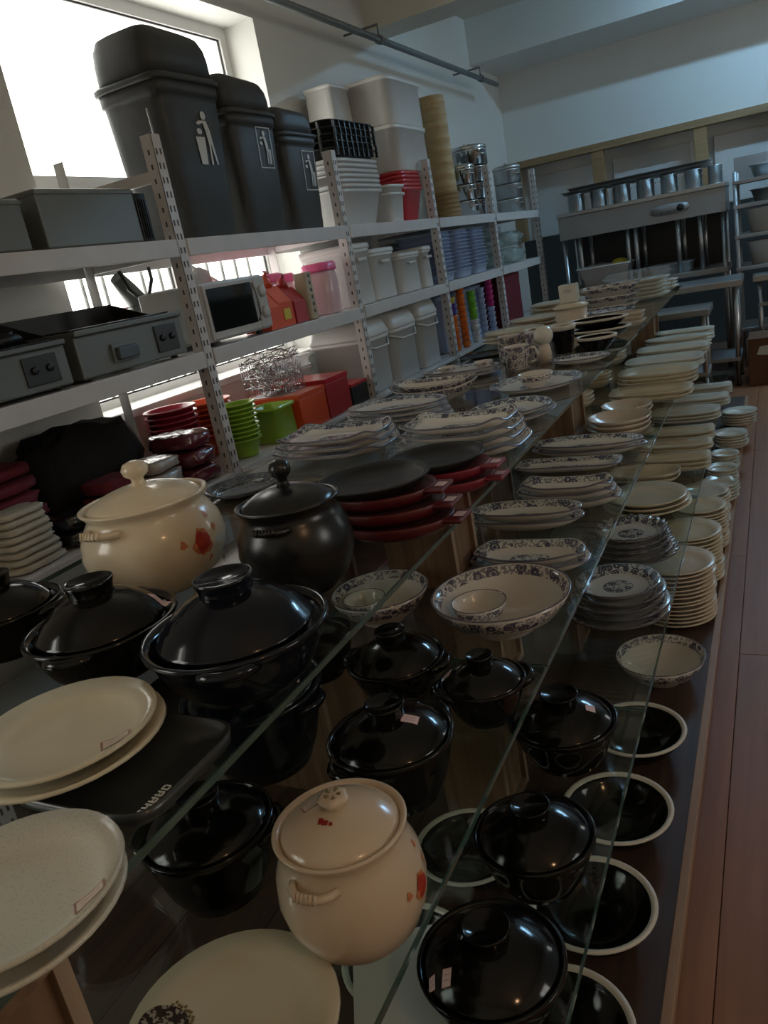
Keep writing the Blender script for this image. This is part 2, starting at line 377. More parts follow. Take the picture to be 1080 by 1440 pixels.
def single(name, mb, mat, label, cat, loc=(0,0,0), rz=0.0, group=None):
    return tag(link(name, mb.mesh(name, mat) if isinstance(mb, MB) else mb, None, loc, rz), label, cat, group)
def struct(name, mb, mat, parent=None):
    o = link(name, mb.mesh(name, mat), parent)
    if not parent: o['kind'] = 'structure'
    return o
def B(*a, **k): return MB().box(*a, **k)
ORD = ['topmost', 'second', 'third', 'fourth', 'fifth', 'sixth', 'seventh', 'eighth', 'ninth', 'tenth', 'eleventh', 'twelfth', 'thirteenth', 'fourteenth', 'fifteenth', 'sixteenth']
def nth(i, n):
    if n == 1: return ''
    return ', topmost' if i == 0 else (', lowest' if i == n-1 else f', {ORD[i]} down')

# ------------------------------------------------------------------ room shell
XL, XR, Y0, YB, ZC = -2.55, 3.2, -2.2, 9.0, 3.45
fl = struct('floor', B(XL-0.3, XR+0.3, Y0-0.2, YB+0.6, -0.1, -0.012), 'subfloor')
pw, pl = 0.19, 2.42
pm = MB().box(0, pw-0.002, 0, pl-0.002, -0.012, 0.0, 0.0012).mesh('plank', 'plank_floor')
x = -1.283 + 0.0
row = 0
while x < XR - pw:
    if x > -0.8 and x < 1.2:
        y = Y0 + 0.02 - (row * 0.83 % pl)
        while y < YB:
            if y > Y0 - 0.01 and y + pl < YB + 0.02: part('plank', pm, None, fl, (x, y, 0))
            y += pl
    row += 1; x += pw
y0, y1, z0, z1 = WIN_L
n0, n1, nz0, nz1 = WIN_N
wl = MB().box(XL-0.3, XL, Y0-0.2, n0, 0, ZC).box(XL-0.3, XL, n0, n1, 0, nz0).box(XL-0.3, XL, n0, n1, nz1, ZC).box(XL-0.3, XL, n1, y0, 0, ZC).box(XL-0.3, XL, y1, YB+0.6, 0, ZC).box(XL-0.3, XL, y0, y1, 0, z0).box(XL-0.3, XL, y0, y1, z1, ZC)
struct('wall_left', wl, 'wall')
wr = MB(); ys = Y0-0.2
for w in WIN_R:
    wr.box(XR, XR+0.2, ys, w[0], 0, ZC).box(XR, XR+0.2, w[0], w[1], 0, w[2]).box(XR, XR+0.2, w[0], w[1], w[3], ZC); ys = w[1]
wr.box(XR, XR+0.2, ys, YB+0.6, 0, ZC)
struct('wall_right', wr, 'wall')
struct('wall_front', B(XL, XR, Y0-0.2, Y0, 0, ZC), 'wall')
RZ = 2.2                                       # the wall steps back below the wooden rail
wb = MB().box(XL, XR, YB, YB+0.6, RZ, ZC).box(XL, XR, YB+0.35, YB+0.6, 0, RZ)
wbo = struct('wall_back', wb, 'wall')
part('wainscot', B(XL, XR, YB+0.27, YB+0.35, 0, 1.38), 'wainscot', wbo, label='dark lower wall')
part('rail', B(XL, XR, YB-0.02, YB+0.14, RZ-0.07, RZ, 0.004), 'frame_wood', wbo, label='pale wooden rail')
for px in (-2.5, -1.61, -0.62, 0.37, 1.36, 2.35):
    part('post', B(px-0.06, px+0.06, YB+0.0, YB+0.12, 1.38, RZ-0.07, 0.004), 'frame_wood', wbo, label='pale wooden post')
    part('panel', B(px+0.1, px+0.88, YB+0.3, YB+0.35, 1.39, RZ-0.16, 0.006), 'panel_white', wbo)
struct('ceiling', B(XL-0.3, XR+0.3, Y0-0.2, YB+0.6, ZC, ZC+0.1), 'ceiling_paint')
struct('trim_1', B(XL, XR, 5.82, 6.15, 3.0, ZC), 'ceiling_paint')
struct('trim_2', B(XL, XR, 8.12, YB, 3.06, ZC), 'wall')
# window behind the racks
wn = struct('window_1', MB().box(XL-0.26, XL-0.2, y0, y0+0.06, z0, z1).box(XL-0.26, XL-0.2, y1-0.06, y1, z0, z1).box(XL-0.26, XL-0.2, y0+0.06, y1-0.06, z1-0.06, z1).box(XL-0.26, XL-0.2, y0+0.06, y1-0.06, z0, z0+0.06), 'window_paint')
part('transom', B(XL-0.27, XL-0.19, y0+0.06, y1-0.06, 1.93, 2.03), 'window_paint', wn)
part('mullion', B(XL-0.26, XL-0.2, 3.36, 3.42, z0+0.06, 1.93), 'window_paint', wn)
for (a, b, c, d) in ((y0+0.06, 3.36, z0+0.06, 1.93), (3.42, y1-0.06, z0+0.06, 1.93), (y0+0.06, y1-0.06, 2.03, z1-0.06)):
    part('pane', B(XL-0.235, XL-0.23, a, b, c, d), 'window_glass', wn)
    g = MB()
    for (p, q, r_, t) in ((a, a+0.008, c, d), (b-0.008, b, c, d), (a, b, c, c+0.008), (a, b, d-0.008, d)): g.box(XL-0.222, XL-0.214, p, q, r_, t)
    part('gasket', g, 'gasket', wn)
part('sill', B(XL-0.2, XL+0.03, y0+0.002, y1-0.002, z0-0.01, z0+0.025, 0.004), 'window_paint', wn)
yy = y0 + 0.1
while yy < y1 - 0.05:
    part('bar', MB().tube([(XL-0.285, yy, z0), (XL-0.285, yy, 1.93)], 0.009, 6), 'grille_paint', wn); yy += 0.135
for z in (1.18, 1.45, 1.72):
    part('bar', MB().tube([(XL-0.285, y0, z), (XL-0.285, y1, z)], 0.006, 6), 'grille_paint', wn)
for i, w in enumerate(WIN_R):
    f = MB()
    for (a, b, c, d) in ((w[0], w[0]+0.05, w[2], w[3]), (w[1]-0.05, w[1], w[2], w[3]), (w[0], w[1], w[2], w[2]+0.05), (w[0], w[1], w[3]-0.05, w[3]), ((w[0]+w[1])/2-0.03, (w[0]+w[1])/2+0.03, w[2], w[3])): f.box(XR+0.05, XR+0.1, a, b, c, d)
    wo = struct(f'window_{i+2}', f, 'window_paint')
    part('pane', B(XR+0.07, XR+0.075, w[0]+0.05, w[1]-0.05, w[2]+0.05, w[3]-0.05), 'window_glass', wo)
f = MB()
for (a, b, c, d) in ((n0, n0+0.05, nz0, nz1), (n1-0.05, n1, nz0, nz1), (n0, n1, nz0, nz0+0.05), (n0, n1, nz1-0.05, nz1), ((n0+n1)/2-0.03, (n0+n1)/2+0.03, nz0, nz1)): f.box(XL-0.26, XL-0.2, a, b, c, d)
wo = struct('window_4', f, 'window_paint')
part('pane', B(XL-0.235, XL-0.23, n0+0.05, n1-0.05, nz0+0.05, nz1-0.05), 'window_glass', wo)
# pipe under the ceiling along the left wall
pp = thing('ceiling_pipe', 'grey pipe running under the ceiling along the window wall', 'pipe', (0, 0, 0))
part('pipe', MB().tube([(-2.30, -1.0, 2.83), (-2.30, 5.7, 2.83), (-2.30, 8.08, 2.83)], 0.022, 10), 'pipe_grey', pp)
for yy in (2.0, 5.45, 7.6):
    part('hanger', MB().tube([(-2.30, yy, 2.84), (-2.30, yy, 2.92), (XL, yy, 2.92)], 0.008, 6).tube([(-2.30, yy-0.02, 2.83), (-2.30, yy+0.02, 2.83)], 0.03, 10), 'pipe_grey', pp)
# daylight tube between the two ceiling beams, and a bulb behind the photographer
lt = thing('ceiling_lamp', 'white fluorescent tube fitting under the ceiling between two beams', 'lamp', (0.6, 7.35, ZC))
part('housing', B(-0.65, 0.65, -0.06, 0.06, -0.05, 0, 0.004), 'window_paint', lt)
part('tube', MB().tube([(-0.6, 0, -0.075), (0.6, 0, -0.075)], 0.018, 10), 'lamp_white', lt)
bl = thing('hanging_bulb', 'bare warm light bulb hanging on a cord', 'lamp', (1.5, -0.4, ZC))
part('cord', MB().tube([(0, 0, 0), (0, 0, -0.8)], 0.004, 6), 'cord_black', bl)
part('bulb', MB().loft([(0.012,0.012,-0.8),(0.014,0.014,-0.83),(0.03,0.03,-0.87),(0.032,0.032,-0.89),(0.02,0.02,-0.915),(0.004,0.004,-0.92)], 14), 'lamp_warm', bl)

# ------------------------------------------------------------------ stepped glass display
ZA, ZB, ZCt, ZD = 0.92, 0.64, 0.36, 0.12       # top faces of the three glass tiers and of the base board
XA, XB, XC, XD = -0.575, -0.414, -0.294, -0.194
GT = 0.009
def glass_tier(label, xl, xr, z, ys):
    for a, b, extra in ys:
        t = thing('glass_shelf', label + ' ' + extra, 'glass shelf', (xr, a, z-GT), group=label)
        part('pane', B(xl-xr+0.003, -0.003, 0.003, b-a-0.003, 0, GT), 'glass_sheet', t)
        e = MB().box(-0.003, 0, 0, b-a, 0, GT).box(xl-xr, xl-xr+0.003, 0, b-a, 0, GT).box(xl-xr+0.003, -0.003, 0, 0.003, 0, GT).box(xl-xr+0.003, -0.003, b-a-0.003, b-a, 0, GT)
        part('polished_edge', e, 'glass_edge', t, label='dark green polished glass edge')
TY = [(-0.35, 1.62, 'sheet carrying black casseroles'), (1.625, 3.62, 'sheet under the blue flowered plates'), (3.625, 5.95, 'sheet nearest the steel tables')]
glass_tier('clear glass sheet of the top display tier,', -1.42, XA, ZA, TY)
TY2 = [(-0.35, 1.3, 'sheet under the small cream pot'), (1.305, 3.0, 'sheet under the oval platters'), (3.005, 5.85, 'sheet under plain white dishes')]
glass_tier('clear glass sheet of the middle display tier,', -1.0, XB, ZB, TY2)
TY3 = [(-0.35, 1.6, 'sheet under black lidded pots'), (1.605, 3.1, 'sheet under dark flowered plates'), (3.105, 5.5, 'sheet under white square plates')]
glass_tier('clear glass sheet of the low display tier,', -0.78, XC, ZCt, TY3)
base = thing('display_base', 'dark brown wooden platform with a pale front edge on the floor', 'platform', (0, 0, 0))
bw = (XD + 0.02 + 1.42) / 6
for i in range(6):
    part('board', B(-1.44 + i*bw, -1.44 + (i+1)*bw - 0.002, -0.35, 5.9, ZD-0.02, ZD, 0.001), 'dark_board', base)
part('edging', B(XD-0.02, XD, -0.35, 5.9, ZD-0.03, ZD+0.001, 0.002), 'board_edge', base, label='pale wooden edging')
for y in (-0.3, 1.2, 2.7, 4.2, 5.6): part('bearer', B(-1.4, XD-0.05, y, y+0.09, 0.0, ZD-0.02), 'dark_board', base)
def riser(label, x0, x1, y0, y1, z0, z1, group):
    """open wooden box that carries the glass, its panel edges paler"""
    t = thing('wooden_riser', label, 'wooden box', ((x0+x1)/2, (y0+y1)/2, z0), group=group)
    a, b, h, k = (x1-x0)/2, (y1-y0)/2, z1-z0, 0.016
    for sgn in (-1, 1):
        part('side_panel', B(-a, a-0.001, sgn*b - (k if sgn > 0 else 0), sgn*b + (0 if sgn > 0 else k), 0, h), 'riser_wood', t)
        part('edge_strip', B(a-0.001, a+0.0005, sgn*b - (k if sgn > 0 else 0), sgn*b + (0 if sgn > 0 else k), 0, h), 'riser_edge', t)
    part('top_panel', B(-a, a, -b+k, b-k, h-k, h), 'riser_wood', t); part('bottom_panel', B(-a, a, -b+k, b-k, 0, k), 'riser_wood', t)
    part('front_panel', B(a-k-0.012, a-0.012, -b+k, b-k, k, h-k), 'riser_wood', t)
    return t
G1 = 'wooden boxes under the back of the top glass'
for y, w_ in ((-0.2, 'before the ivory plates'), (1.45, 'below the dark grey plate'), (2.9, 'below the flowered oval plates'), (4.3, 'below the cream platters'), (5.6, 'at the steel table end')):
    riser('tall brown wooden box holding up the top glass ' + w_, -1.38, -1.06, y, y+0.3, ZD, ZA-GT, G1)
riser('brown wooden box under the front of the top glass by the speckled plates', -0.80, -0.58, 0.08, 0.335, ZB, ZA-GT, None)
riser('brown wooden box below the red trays, carrying the top glass', -0.90, -0.715, 1.64, 1.80, ZB, ZA-GT, None)
riser('brown wooden box between white bowls and patterned plates under the top glass', -0.86, -0.72, 3.0, 3.22, ZB, ZA-GT, None)
riser('brown wooden box under the top glass near its far end', -0.80, -0.66, 5.0, 5.22, ZB, ZA-GT, None)
G2 = 'wooden boxes under the back of the middle glass'
for y, w_ in ((-0.25, 'before the pots'), (1.9, 'behind the flowered platters'), (3.6, 'behind the cream dishes'), (5.4, 'at its far end')):
    riser('brown wooden box under the back edge of the middle glass, ' + w_, -0.99, -0.83, y, y+0.25, ZD, ZB-GT, G2)
G3 = 'wooden boxes on the low glass'
for y, w_ in ((-0.28, 'before the black plates'), (1.66, 'beside the dark flowered pile'), (3.32, 'beside the cream dishes'), (5.2, 'at the far end')):
    riser('brown wooden box standing on the low glass ' + w_, -0.76, -0.64, y, y+0.16, ZCt, ZB-GT, G3)
G4 = 'wooden boxes under the low glass'
for y, w_ in ((-0.25, 'before the black bowls'), (1.45, 'behind the black bowls'), (2.25, 'behind the lone flowered bowl'), (3.9, 'behind the small white dishes'), (5.3, 'at the far end')):
    riser('low brown wooden box on the platform ' + w_, -0.76, -0.6, y, y+0.16, ZD, ZCt-GT, G4)

# ------------------------------------------------------------------ storage racks
RX, RB = -2.0, -2.5
PY = [1.14, 2.53, 3.90, 5.22, 6.50, 7.90]
LV = [0.25, 0.735, 1.23, 1.65]
rk = thing('storage_rack', 'long white slotted-post steel storage rack along the window wall', 'rack', (0, 0, 0))
PT = 2.02
pmF = MB().prism([(0,0),(-0.045,0),(-0.045,0.003),(-0.003,0.003),(-0.003,0.045),(0,0.045)], 'z', 0, PT)
def post_mesh(sgn):
    mb = MB(); t = 0.003; w = 0.05
    mb.box(-t if sgn > 0 else 0, 0 if sgn > 0 else t, 0, w, 0, PT)
    mb.box(-w if sgn > 0 else 0, 0 if sgn > 0 else w, 0, t, 0, PT); return mb
slots = MB(); z = 0.06
while z < PT - 0.03:
    for dy, s in ((0.014, 1), (0.035, -1)):
        slots.box(-0.0005, 0.0006, dy-0.004, dy+0.004, z-0.011, z+0.011)
    slots.box(-0.03, -0.022, -0.0006, 0.0005, z-0.009, z+0.009)
    z += 0.05
pmm, pmb, slm = post_mesh(1).mesh('post', 'rack_white'), post_mesh(-1).mesh('post', 'rack_white'), slots.mesh('slots', 'slot_dark')
for i, y in enumerate(PY):
    p = part('post', pmm, None, rk, (RX, y-0.025, 0)); part('slots', slm, None, p, label='row of dark punched slots')['kind'] = 'stuff'
    p = part('post', pmb, None, rk, (RB, y-0.025, 0))
    for zz in LV: part('end_brace', B(RB+0.004, RX-0.004, y-0.02, y-0.002, zz-0.055, zz-0.02), 'rack_white', rk)
    if i in (1, 2): part('end_brace', B(RB+0.004, RX-0.004, y-0.02, y-0.002, 1.86, 1.9), 'rack_white', rk)
for zz in LV:
    for a, b in zip(PY[:-1], PY[1:]):
        part('front_beam', B(RX-0.012, RX+0.006, a+0.03, b-0.03, zz-0.062, zz+0.002, 0.003), 'rack_white', rk)
        part('back_beam', B(RB-0.006, RB+0.012, a+0.03, b-0.03, zz-0.062, zz+0.002), 'rack_white', rk)
        part('shelf_board', B(RB+0.012, RX-0.012, a+0.005, b-0.005, zz-0.018, zz), 'rack_white', rk)
# diagonal stay in the second bay
part('diagonal_stay', MB().tube([(RB+0.03, 3.1, 1.6), (RB+0.03, 3.82, 1.25)], 0.014, 4), 'rack_white', rk)

# ------------------------------------------------------------------ crockery makers
def plate_mb(R, ry=None, h=0.025, e=2.0, lift=0.0, scallop=0, amp=0.03, t=0.0045, n=None, deep=False):
    ry = ry or R; n = n or (64 if scallop else (40 if e == 2 else 48))
    q = ry / R
    o = [(0.03,0,3),(0.54,0,3),(0.58,0.08,3),(0.74,0.30 if not deep else 0.45,2.2),(1.0,1.0,1.02)]
    i = [(0.985,1.0,0.99),(0.76,0.34 if not deep else 0.45,0.72),(0.62,0.10,0.60),(0.30,0.08,0.30),(0.03,0.08,0.0)]
    ins = R - ry if e != 2 else 0
    def r2(k): return (R*k, ry*k)
    rings = [(*r2(k), z*(h-t), v) for k, z, v in o] + [(*r2(k), z*(h-t)+t, v) for k, z, v in i]
    rimset = {3: 0.35, 4: 1, 5: 1, 6: 0.35}
    def fn(th, idx, r):
        w = rimset.get(idx, 0); m, dz = 1.0, 0.0
        if lift: dz = w*lift*abs(math.sin(2*th))**3
        if scallop: m = 1 + amp*w*math.cos(scallop*th); dz += w*amp*0.16*math.cos(scallop*th)*min(1, R/0.12)*0.5
        return m, dz
    return MB().loft(rings, n, e, fn if (lift or scallop) else None)
def bowl_mb(R, ry=None, h=0.08, e=2.0, t=0.005, foot=0.45, seg=40, fn=None):
    ry = ry or R
    o = [(0.03,0.02,3),(foot-0.03,0.02,3),(foot-0.02,0,3),(foot,0,3),(foot+0.01,0.06,3),(0.78,0.42,1.6),(0.92,0.74,1.28),(1.0,1.0,1.02)]
    i = [(0.975,1.0,0.98),(0.89,0.76,0.82),(0.74,0.46,0.66),(foot,0.12,0.4),(0.2,0.08,0.2),(0.03,0.08,0)]
    return MB().loft([(R*k, ry*k, z*h, v) for k, z, v in o] + [(R*k-0.001, ry*k-0.001, z*h+(t*0.4 if z < 1 else 0), v) for k, z, v in i], seg, e, fn)
def surf_patch(zfn, cx, cy, w, h, rot=0, n=5, disc=False, lift=0.0008):
    mb = MB(); c, s_ = math.cos(rot), math.sin(rot)
    def pt(u, v):
        a, b = (u-0.5)*w, (v-0.5)*h; x, y = cx + a*c - b*s_, cy + a*s_ + b*c; return (x, y, zfn(math.hypot(x, y)) + lift)
    if disc:
        N_ = 28; M_ = 5
        for j in range(N_):
            for i in range(M_):
                def q(i_, j_): rr = 0.5*i_/M_; th = 2*PI*j_/N_; return (0.5 + rr*math.cos(th), 0.5 + rr*math.sin(th))
                p = [q(i, j), q(i+1, j), q(i+1, j+1), q(i, j+1)]; mb.quad([pt(*a) for a in p], p, True)
        return mb
    for i in range(n):
        for j in range(n):
            p = [(i/n, j/n), ((i+1)/n, j/n), ((i+1)/n, (j+1)/n), (i/n, (j+1)/n)]; mb.quad([pt(*a) for a in p], p, True)
    return mb
def interp(tab):
    def f(r):
        for (a, za), (b, zb) in zip(tab[:-1], tab[1:]):
            if a <= r <= b: return za + (zb-za)*(r-a)/(b-a)
        return tab[-1][1]
    return f
def plate_top(R, h, t=0.0045): return interp([(0, 0.08*(h-t)+t), (0.62*R, 0.10*(h-t)+t), (0.76*R, 0.34*(h-t)+t), (0.985*R, h), (2*R, h)])

def stack(name, px, py, tier, wpx, n, mat, label, cat='plate', group=None, h=0.025, dz=0.014, q=1.0, rz=0.0, maker=plate_mb, grow=0.0, jit=0.004, ret=None, xy=None, R=None, **kw):
    """n dishes one on another; (px, py) is where the photo shows the middle of the topmost rim, wpx its width"""
    ztop = tier + (n-1)*dz + h
    p = onz(px, py, ztop) if xy is None else Vector((xy[0], xy[1], ztop))
    if R is None: R = wpx * dep(p) / FPX / 2
    made = []; me = None
    for i in range(n):
        Ri = R*(1 + grow*i)
        if me is None or grow: me = maker(Ri, Ri*q, h=h, **kw).mesh(name, mat)
        rnd = random.Random(int(px*7+py*3+i))
        j = jit if n > 1 else 0
        o = link(name, me, None, (p.x + rnd.uniform(-j, j), p.y + rnd.uniform(-j, j), tier + (n-1-i)*dz + 0.0004), rz + (rnd.uniform(-0.03, 0.03) if n > 1 else 0))
        tag(o, label + nth(i, n), cat, group or (label if n > 1 else None)); made.append(o)
    return made, p, R

# ------------------------------------------------------------------ lidded pots
def arc_handle(R, th, z, w, out, r, n=9):
    """loop handle at angle th on a body of radius R"""
    pts = []
    for i in range(n):
        a = -1 + 2*i/(n-1); d = out*(1-abs(a)**2.6); tt = th + a*w/R/2
        pts.append(((R-0.004+d)*math.cos(tt), (R-0.004+d)*math.sin(tt), z + 0.15*d))
    return MB().tube(pts, r, 8)
def casserole(name, label, px, py, tier, wpx, h=0.09, mat='black_glaze', lidded=True, dome=0.32, knob=True, rz=0.0, tags=(), group=None, inset=1.0, lugs=True, xy=None, R=None, knob_r=0.33):
    p = onz(px, py, tier+h) if xy is None else Vector((*xy, tier+h))
    if R is None: R = wpx*dep(p)/FPX/2
    t = thing(name, label, 'pot', (p.x, p.y, tier+0.0004), rz, group)
    Rb = R/1.05
    part('body', MB().loft([(Rb*a, Rb*a, b*h) for a, b in ((0.03,0.0),(0.6,0.0),(0.66,0.03),(0.82,0.3),(0.95,0.68),(0.985,0.84),(1.05,0.93),(1.05,0.985),(1.03,1.0),(0.985,0.985),(0.93,0.9),(0.9,0.7),(0.75,0.3),(0.5,0.1),(0.03,0.1))], 44), mat, t)
    if lugs:
        for th in (0.0, PI): part('handle', arc_handle(Rb*1.0, th, h*0.86, 0.075, 0.018, 0.008), mat, t)
    if lidded:
        D = dome*Rb
        prof = [(a_*inset, b_) for a_, b_ in [(0.955,0.93*h),(0.955,0.97*h),(0.93,1.0*h),(0.86,1.0*h+0.22*D),(0.72,1.0*h+0.5*D),(0.52,1.0*h+0.78*D),(0.3,1.0*h+0.95*D),(0.16,1.0*h+D),(0.02,h+D)]]
        lid = part('lid', MB().loft([(Rb*0.85, Rb*0.85, 0.9*h)] + [(Rb*a, Rb*a, b) for a, b in prof], 44), mat, t)
        if knob:
            k = knob_r*Rb; zt = h + 0.94*D
            part('knob', MB().loft([(k*0.94,k*0.94,zt-0.008),(k*0.9,k*0.9,zt+0.004),(k*0.93,k*0.93,zt+0.011),(k*1.0,k*1.0,zt+0.018),(k*1.01,k*1.01,zt+0.021),(k*0.95,k*0.95,zt+0.022),(k*0.88,k*0.88,zt+0.018),(0.002,0.002,zt+0.016)], 28), mat, lid)
        zf = interp([(0, h+D)] + [(a*Rb, b) for a, b in reversed(prof[1:-1])] + [(2*Rb, 0.93*h)])
        for (cx, cy, w, hh, rot) in tags:      # given in room directions, so undo the pot's own turn
            ca, sa = math.cos(-rz), math.sin(-rz)
            part('price_tag', surf_patch(zf, (cx*ca-cy*sa)*Rb, (cx*sa+cy*ca)*Rb, w*0.85, hh*0.85, rot-rz), 'price_tag', lid, label='small pale pink price sticker')
    return t, p, Rb
def soup_pot(label, base_xy, tier, R, h, mat, decal=None, kn='mushroom', tagpos=None, handle_th=PI/2, rz=0.0, print_th=None):
    t = thing('soup_pot', label, 'pot', (base_xy[0], base_xy[1], tier+0.0004), rz)
    P = [(0.03,0.0),(0.56,0.0),(0.6,0.03),(0.82,0.16),(0.96,0.34),(1.0,0.5),(0.96,0.68),(0.86,0.82),(0.8,0.88),(0.82,0.93),(0.885,0.985),(0.89,1.0),(0.86,1.01),(0.80,0.985),(0.765,0.93),(0.75,0.86),(0.9,0.6),(0.9,0.4),(0.5,0.08),(0.03,0.08)]
    part('body', MB().loft([(R*a, R*a, h*b) for a, b in P], 52), mat, t)
    rf = interp([(b*h, a*R) for a, b in P[2:12]])
    for th in (handle_th, handle_th+PI):
        hd = part('handle', arc_handle(rf(0.82*h)+0.004, th, h*0.83, 0.36*R+0.03, 0.17*R, 0.055*R), mat, t)
        rb = MB(); rr = rf(0.82*h) + 0.17*R + 0.052*R
        for k in range(6):
            a = th + (k-2.5)*0.055; rb.tube([(rr*math.cos(a), rr*math.sin(a), 0.83*h), ((rr-0.004)*math.cos(a), (rr-0.004)*math.sin(a), 0.83*h+0.055*R+0.006)], 0.0022, 5)
        part('ridges', rb, mat, hd)
    lp = [(0.80,0.955),(0.78,0.985),(0.72,1.02),(0.55,1.085),(0.35,1.13),(0.15,1.15),(0.02,1.155)]
    lid = part('lid', MB().loft([(R*0.74, R*0.74, h*0.955)] + [(R*a, R*a, h*b) for a, b in lp], 44), mat, t)
    zt = h*1.145
    if kn == 'flower':
        part('knob', MB().loft([(0.15*R,0.15*R,zt-0.005),(0.14*R,0.14*R,zt+0.003),(0.2*R,0.2*R,zt+0.009),(0.2*R,0.2*R,zt+0.013),(0.15*R,0.15*R,zt+0.016),(0.01*R,0.01*R,zt+0.016)], 30, fn=lambda th, i, r: (1 + (0.05*math.cos(5*th) if 2 <= i <= 4 else 0), 0)), mat, lid)
        pt = MB()
        for k in range(5):
            a = 2*PI*k/5 + 0.3; pt.tube([(0.05*R*math.cos(a), 0.05*R*math.sin(a), zt+0.0165), (0.11*R*math.cos(a), 0.11*R*math.sin(a), zt+0.0162)], [0.0012, 0.003], 5)
        part('petal_marks', pt, 'ink_olive', lid)
    else:
        part('knob', MB().loft([(0.14*R,0.14*R,zt-0.004),(0.09*R,0.09*R,zt+0.008),(0.09*R,0.09*R,zt+0.014),(0.17*R,0.17*R,zt+0.022),(0.19*R,0.19*R,zt+0.032),(0.15*R,0.15*R,zt+0.042),(0.05*R,0.05*R,zt+0.047),(0.005,0.005,zt+0.047)], 28), mat, lid)
    zf = interp([(0, h*1.155)] + [(a*R, b*h) for a, b in reversed(lp[:-1])] + [(2*R, h)])
    if tagpos:
        for (cx, cy, w, hh, rot, m) in tagpos: part('price_tag' if m == 'sticker' else 'red_mark', surf_patch(zf, cx*R, cy*R, w, hh, rot), m, lid)
    if decal is not None:
        rnd = random.Random(3)
        def blob(name, m, th0, zc, rad, irr, seed, lft):
            mb = MB(); n = 26; rnd2 = random.Random(seed); ph = [rnd2.uniform(0, 6) for _ in range(4)]
            def pos(r_, a):
                k = rad*r_*(1 + irr*(math.sin(3*a+ph[0]) + 0.6*math.sin(5*a+ph[1]) + 0.4*math.sin(9*a+ph[2])))
                zz = zc + k*math.sin(a)*1.15; rr = rf(zz) + lft; th = th0 + k*math.cos(a)/R
                return (rr*math.cos(th), rr*math.sin(th), zz)
            for j in range(n):
                a, b = 2*PI*j/n, 2*PI*(j+1)/n
                for i in range(3): mb.quad([pos(i/3, a), pos((i+1)/3, a), pos((i+1)/3, b), pos(i/3, b)], None, True)
            part(name, mb, m, t)
        blob('flower_petals', 'flower_orange', decal, 0.52*h, 0.16*R, 0.14, 5, 0.0008)
        blob('flower_heart', 'flower_red', decal, 0.53*h, 0.125*R, 0.08, 8, 0.0014)
        for k, (dth, dzz, s_) in enumerate(((0.28, 0.24, 0.03), (-0.3, 0.05, 0.035), (0.12, -0.2, 0.028), (0.3, 0.1, 0.03))):
            blob('flower_leaf', 'flower_orange', decal+dth, (0.52+dzz)*h, s_*R*1.4, 0.2, 11+k, 0.0008)
    return t

# ---- top tier: near pots and plates
soup_pot('large cream soup pot with a red flower and mushroom knob on the top glass', (-1.063, 1.053), ZA, 0.134, 0.174, 'cream_glaze', decal=math.radians(-8), handle_th=math.radians(-92))
t = soup_pot('tall matte black soup pot with a domed lid and round knob', (-0.744, 1.05), ZA, 0.100, 0.16, 'black_matte_glaze', handle_th=math.radians(-80))
casserole('casserole', 'large glossy black casserole with ring knob in front of the tall black pot', 330, 876, ZA, 268, h=0.085, mat='blue_black_glaze', dome=0.42, rz=math.radians(-60), inset=0.91)
casserole('casserole', 'glossy black casserole with a pink price tag beside the large cream pot', 141, 872, ZA, 216, h=0.08, dome=0.42, tags=((0.62, 0.55, 0.032, 0.022, 0.2),), rz=math.radians(-70), inset=0.91)
casserole('casserole', 'black casserole farthest into the corner beside folded cream cloths', 0, 852, ZA, 165, h=0.08, dome=0.4, rz=math.radians(20), inset=0.91)
# ivory plates in front
made, p, R = stack('dinner_plate', 88, 1018, ZA+0.022, 264, 2, 'ivory', 'ivory oval-rimmed plate on the black tray', h=0.026, dz=0.017, grow=0.07, jit=0.006, group='ivory plates on the black tray')
part('price_sticker', surf_patch(plate_top(R, 0.026), 0.66*R, 0.05*R, 0.035, 0.02, 0.8), 'sticker', made[0])
tr = thing('black_tray', 'black flat tray with worn white lettering under the ivory plates', 'tray', (-0.69, 0.5425, ZA+0.0004), 0)
part('tray_plate', MB().loft([(0.03,0.03,0),(0.1,0.083,0),(0.105,0.087,0.004),(0.108,0.09,0.02),(0.104,0.086,0.02),(0.098,0.08,0.012),(0.03,0.03,0.012)], 48, 6), 'grey_tray', tr)
lt_ = MB()
for k, gl in enumerate((((0,0,0.3,1),(0.3,0,1,0.25),(0.3,0.75,1,1)), ((0,0,0.25,1),(0.75,0,1,1),(0.25,0.4,0.75,0.6)), ((0,0,0.25,0.9),(0.75,0,1,0.9),(0.2,0.75,0.8,1),(0.2,0.35,0.8,0.5)), ((0,0,0.25,0.9),(0.75,0,1,0.9),(0.2,0.75,0.8,1),(0.2,0.35,0.8,0.5)), ((0,0,0.25,1),(0.25,0,0.8,0.22),(0.25,0.78,0.8,1),(0.78,0.15,1,0.85)))):
    for a, b, c, d in gl: lt_.box(0.083+b*0.010, 0.083+d*0.010, -0.075+k*0.0105+a*0.008, -0.075+k*0.0105+c*0.008, 0.0125, 0.0133)
part('lettering', lt_, 'print_white', tr, label='worn white lettering')
made, p, R = stack('dinner_plate', 12, 1245, ZA, 320, 2, 'speckled_ivory', 'speckled off-white plate over the wooden box', h=0.028, dz=0.018, grow=0.03, group='speckled plates')
part('price_sticker', surf_patch(plate_top(R, 0.028), 0.76*R, 0.16*R, 0.03, 0.022, 0.9), 'sticker', made[0])

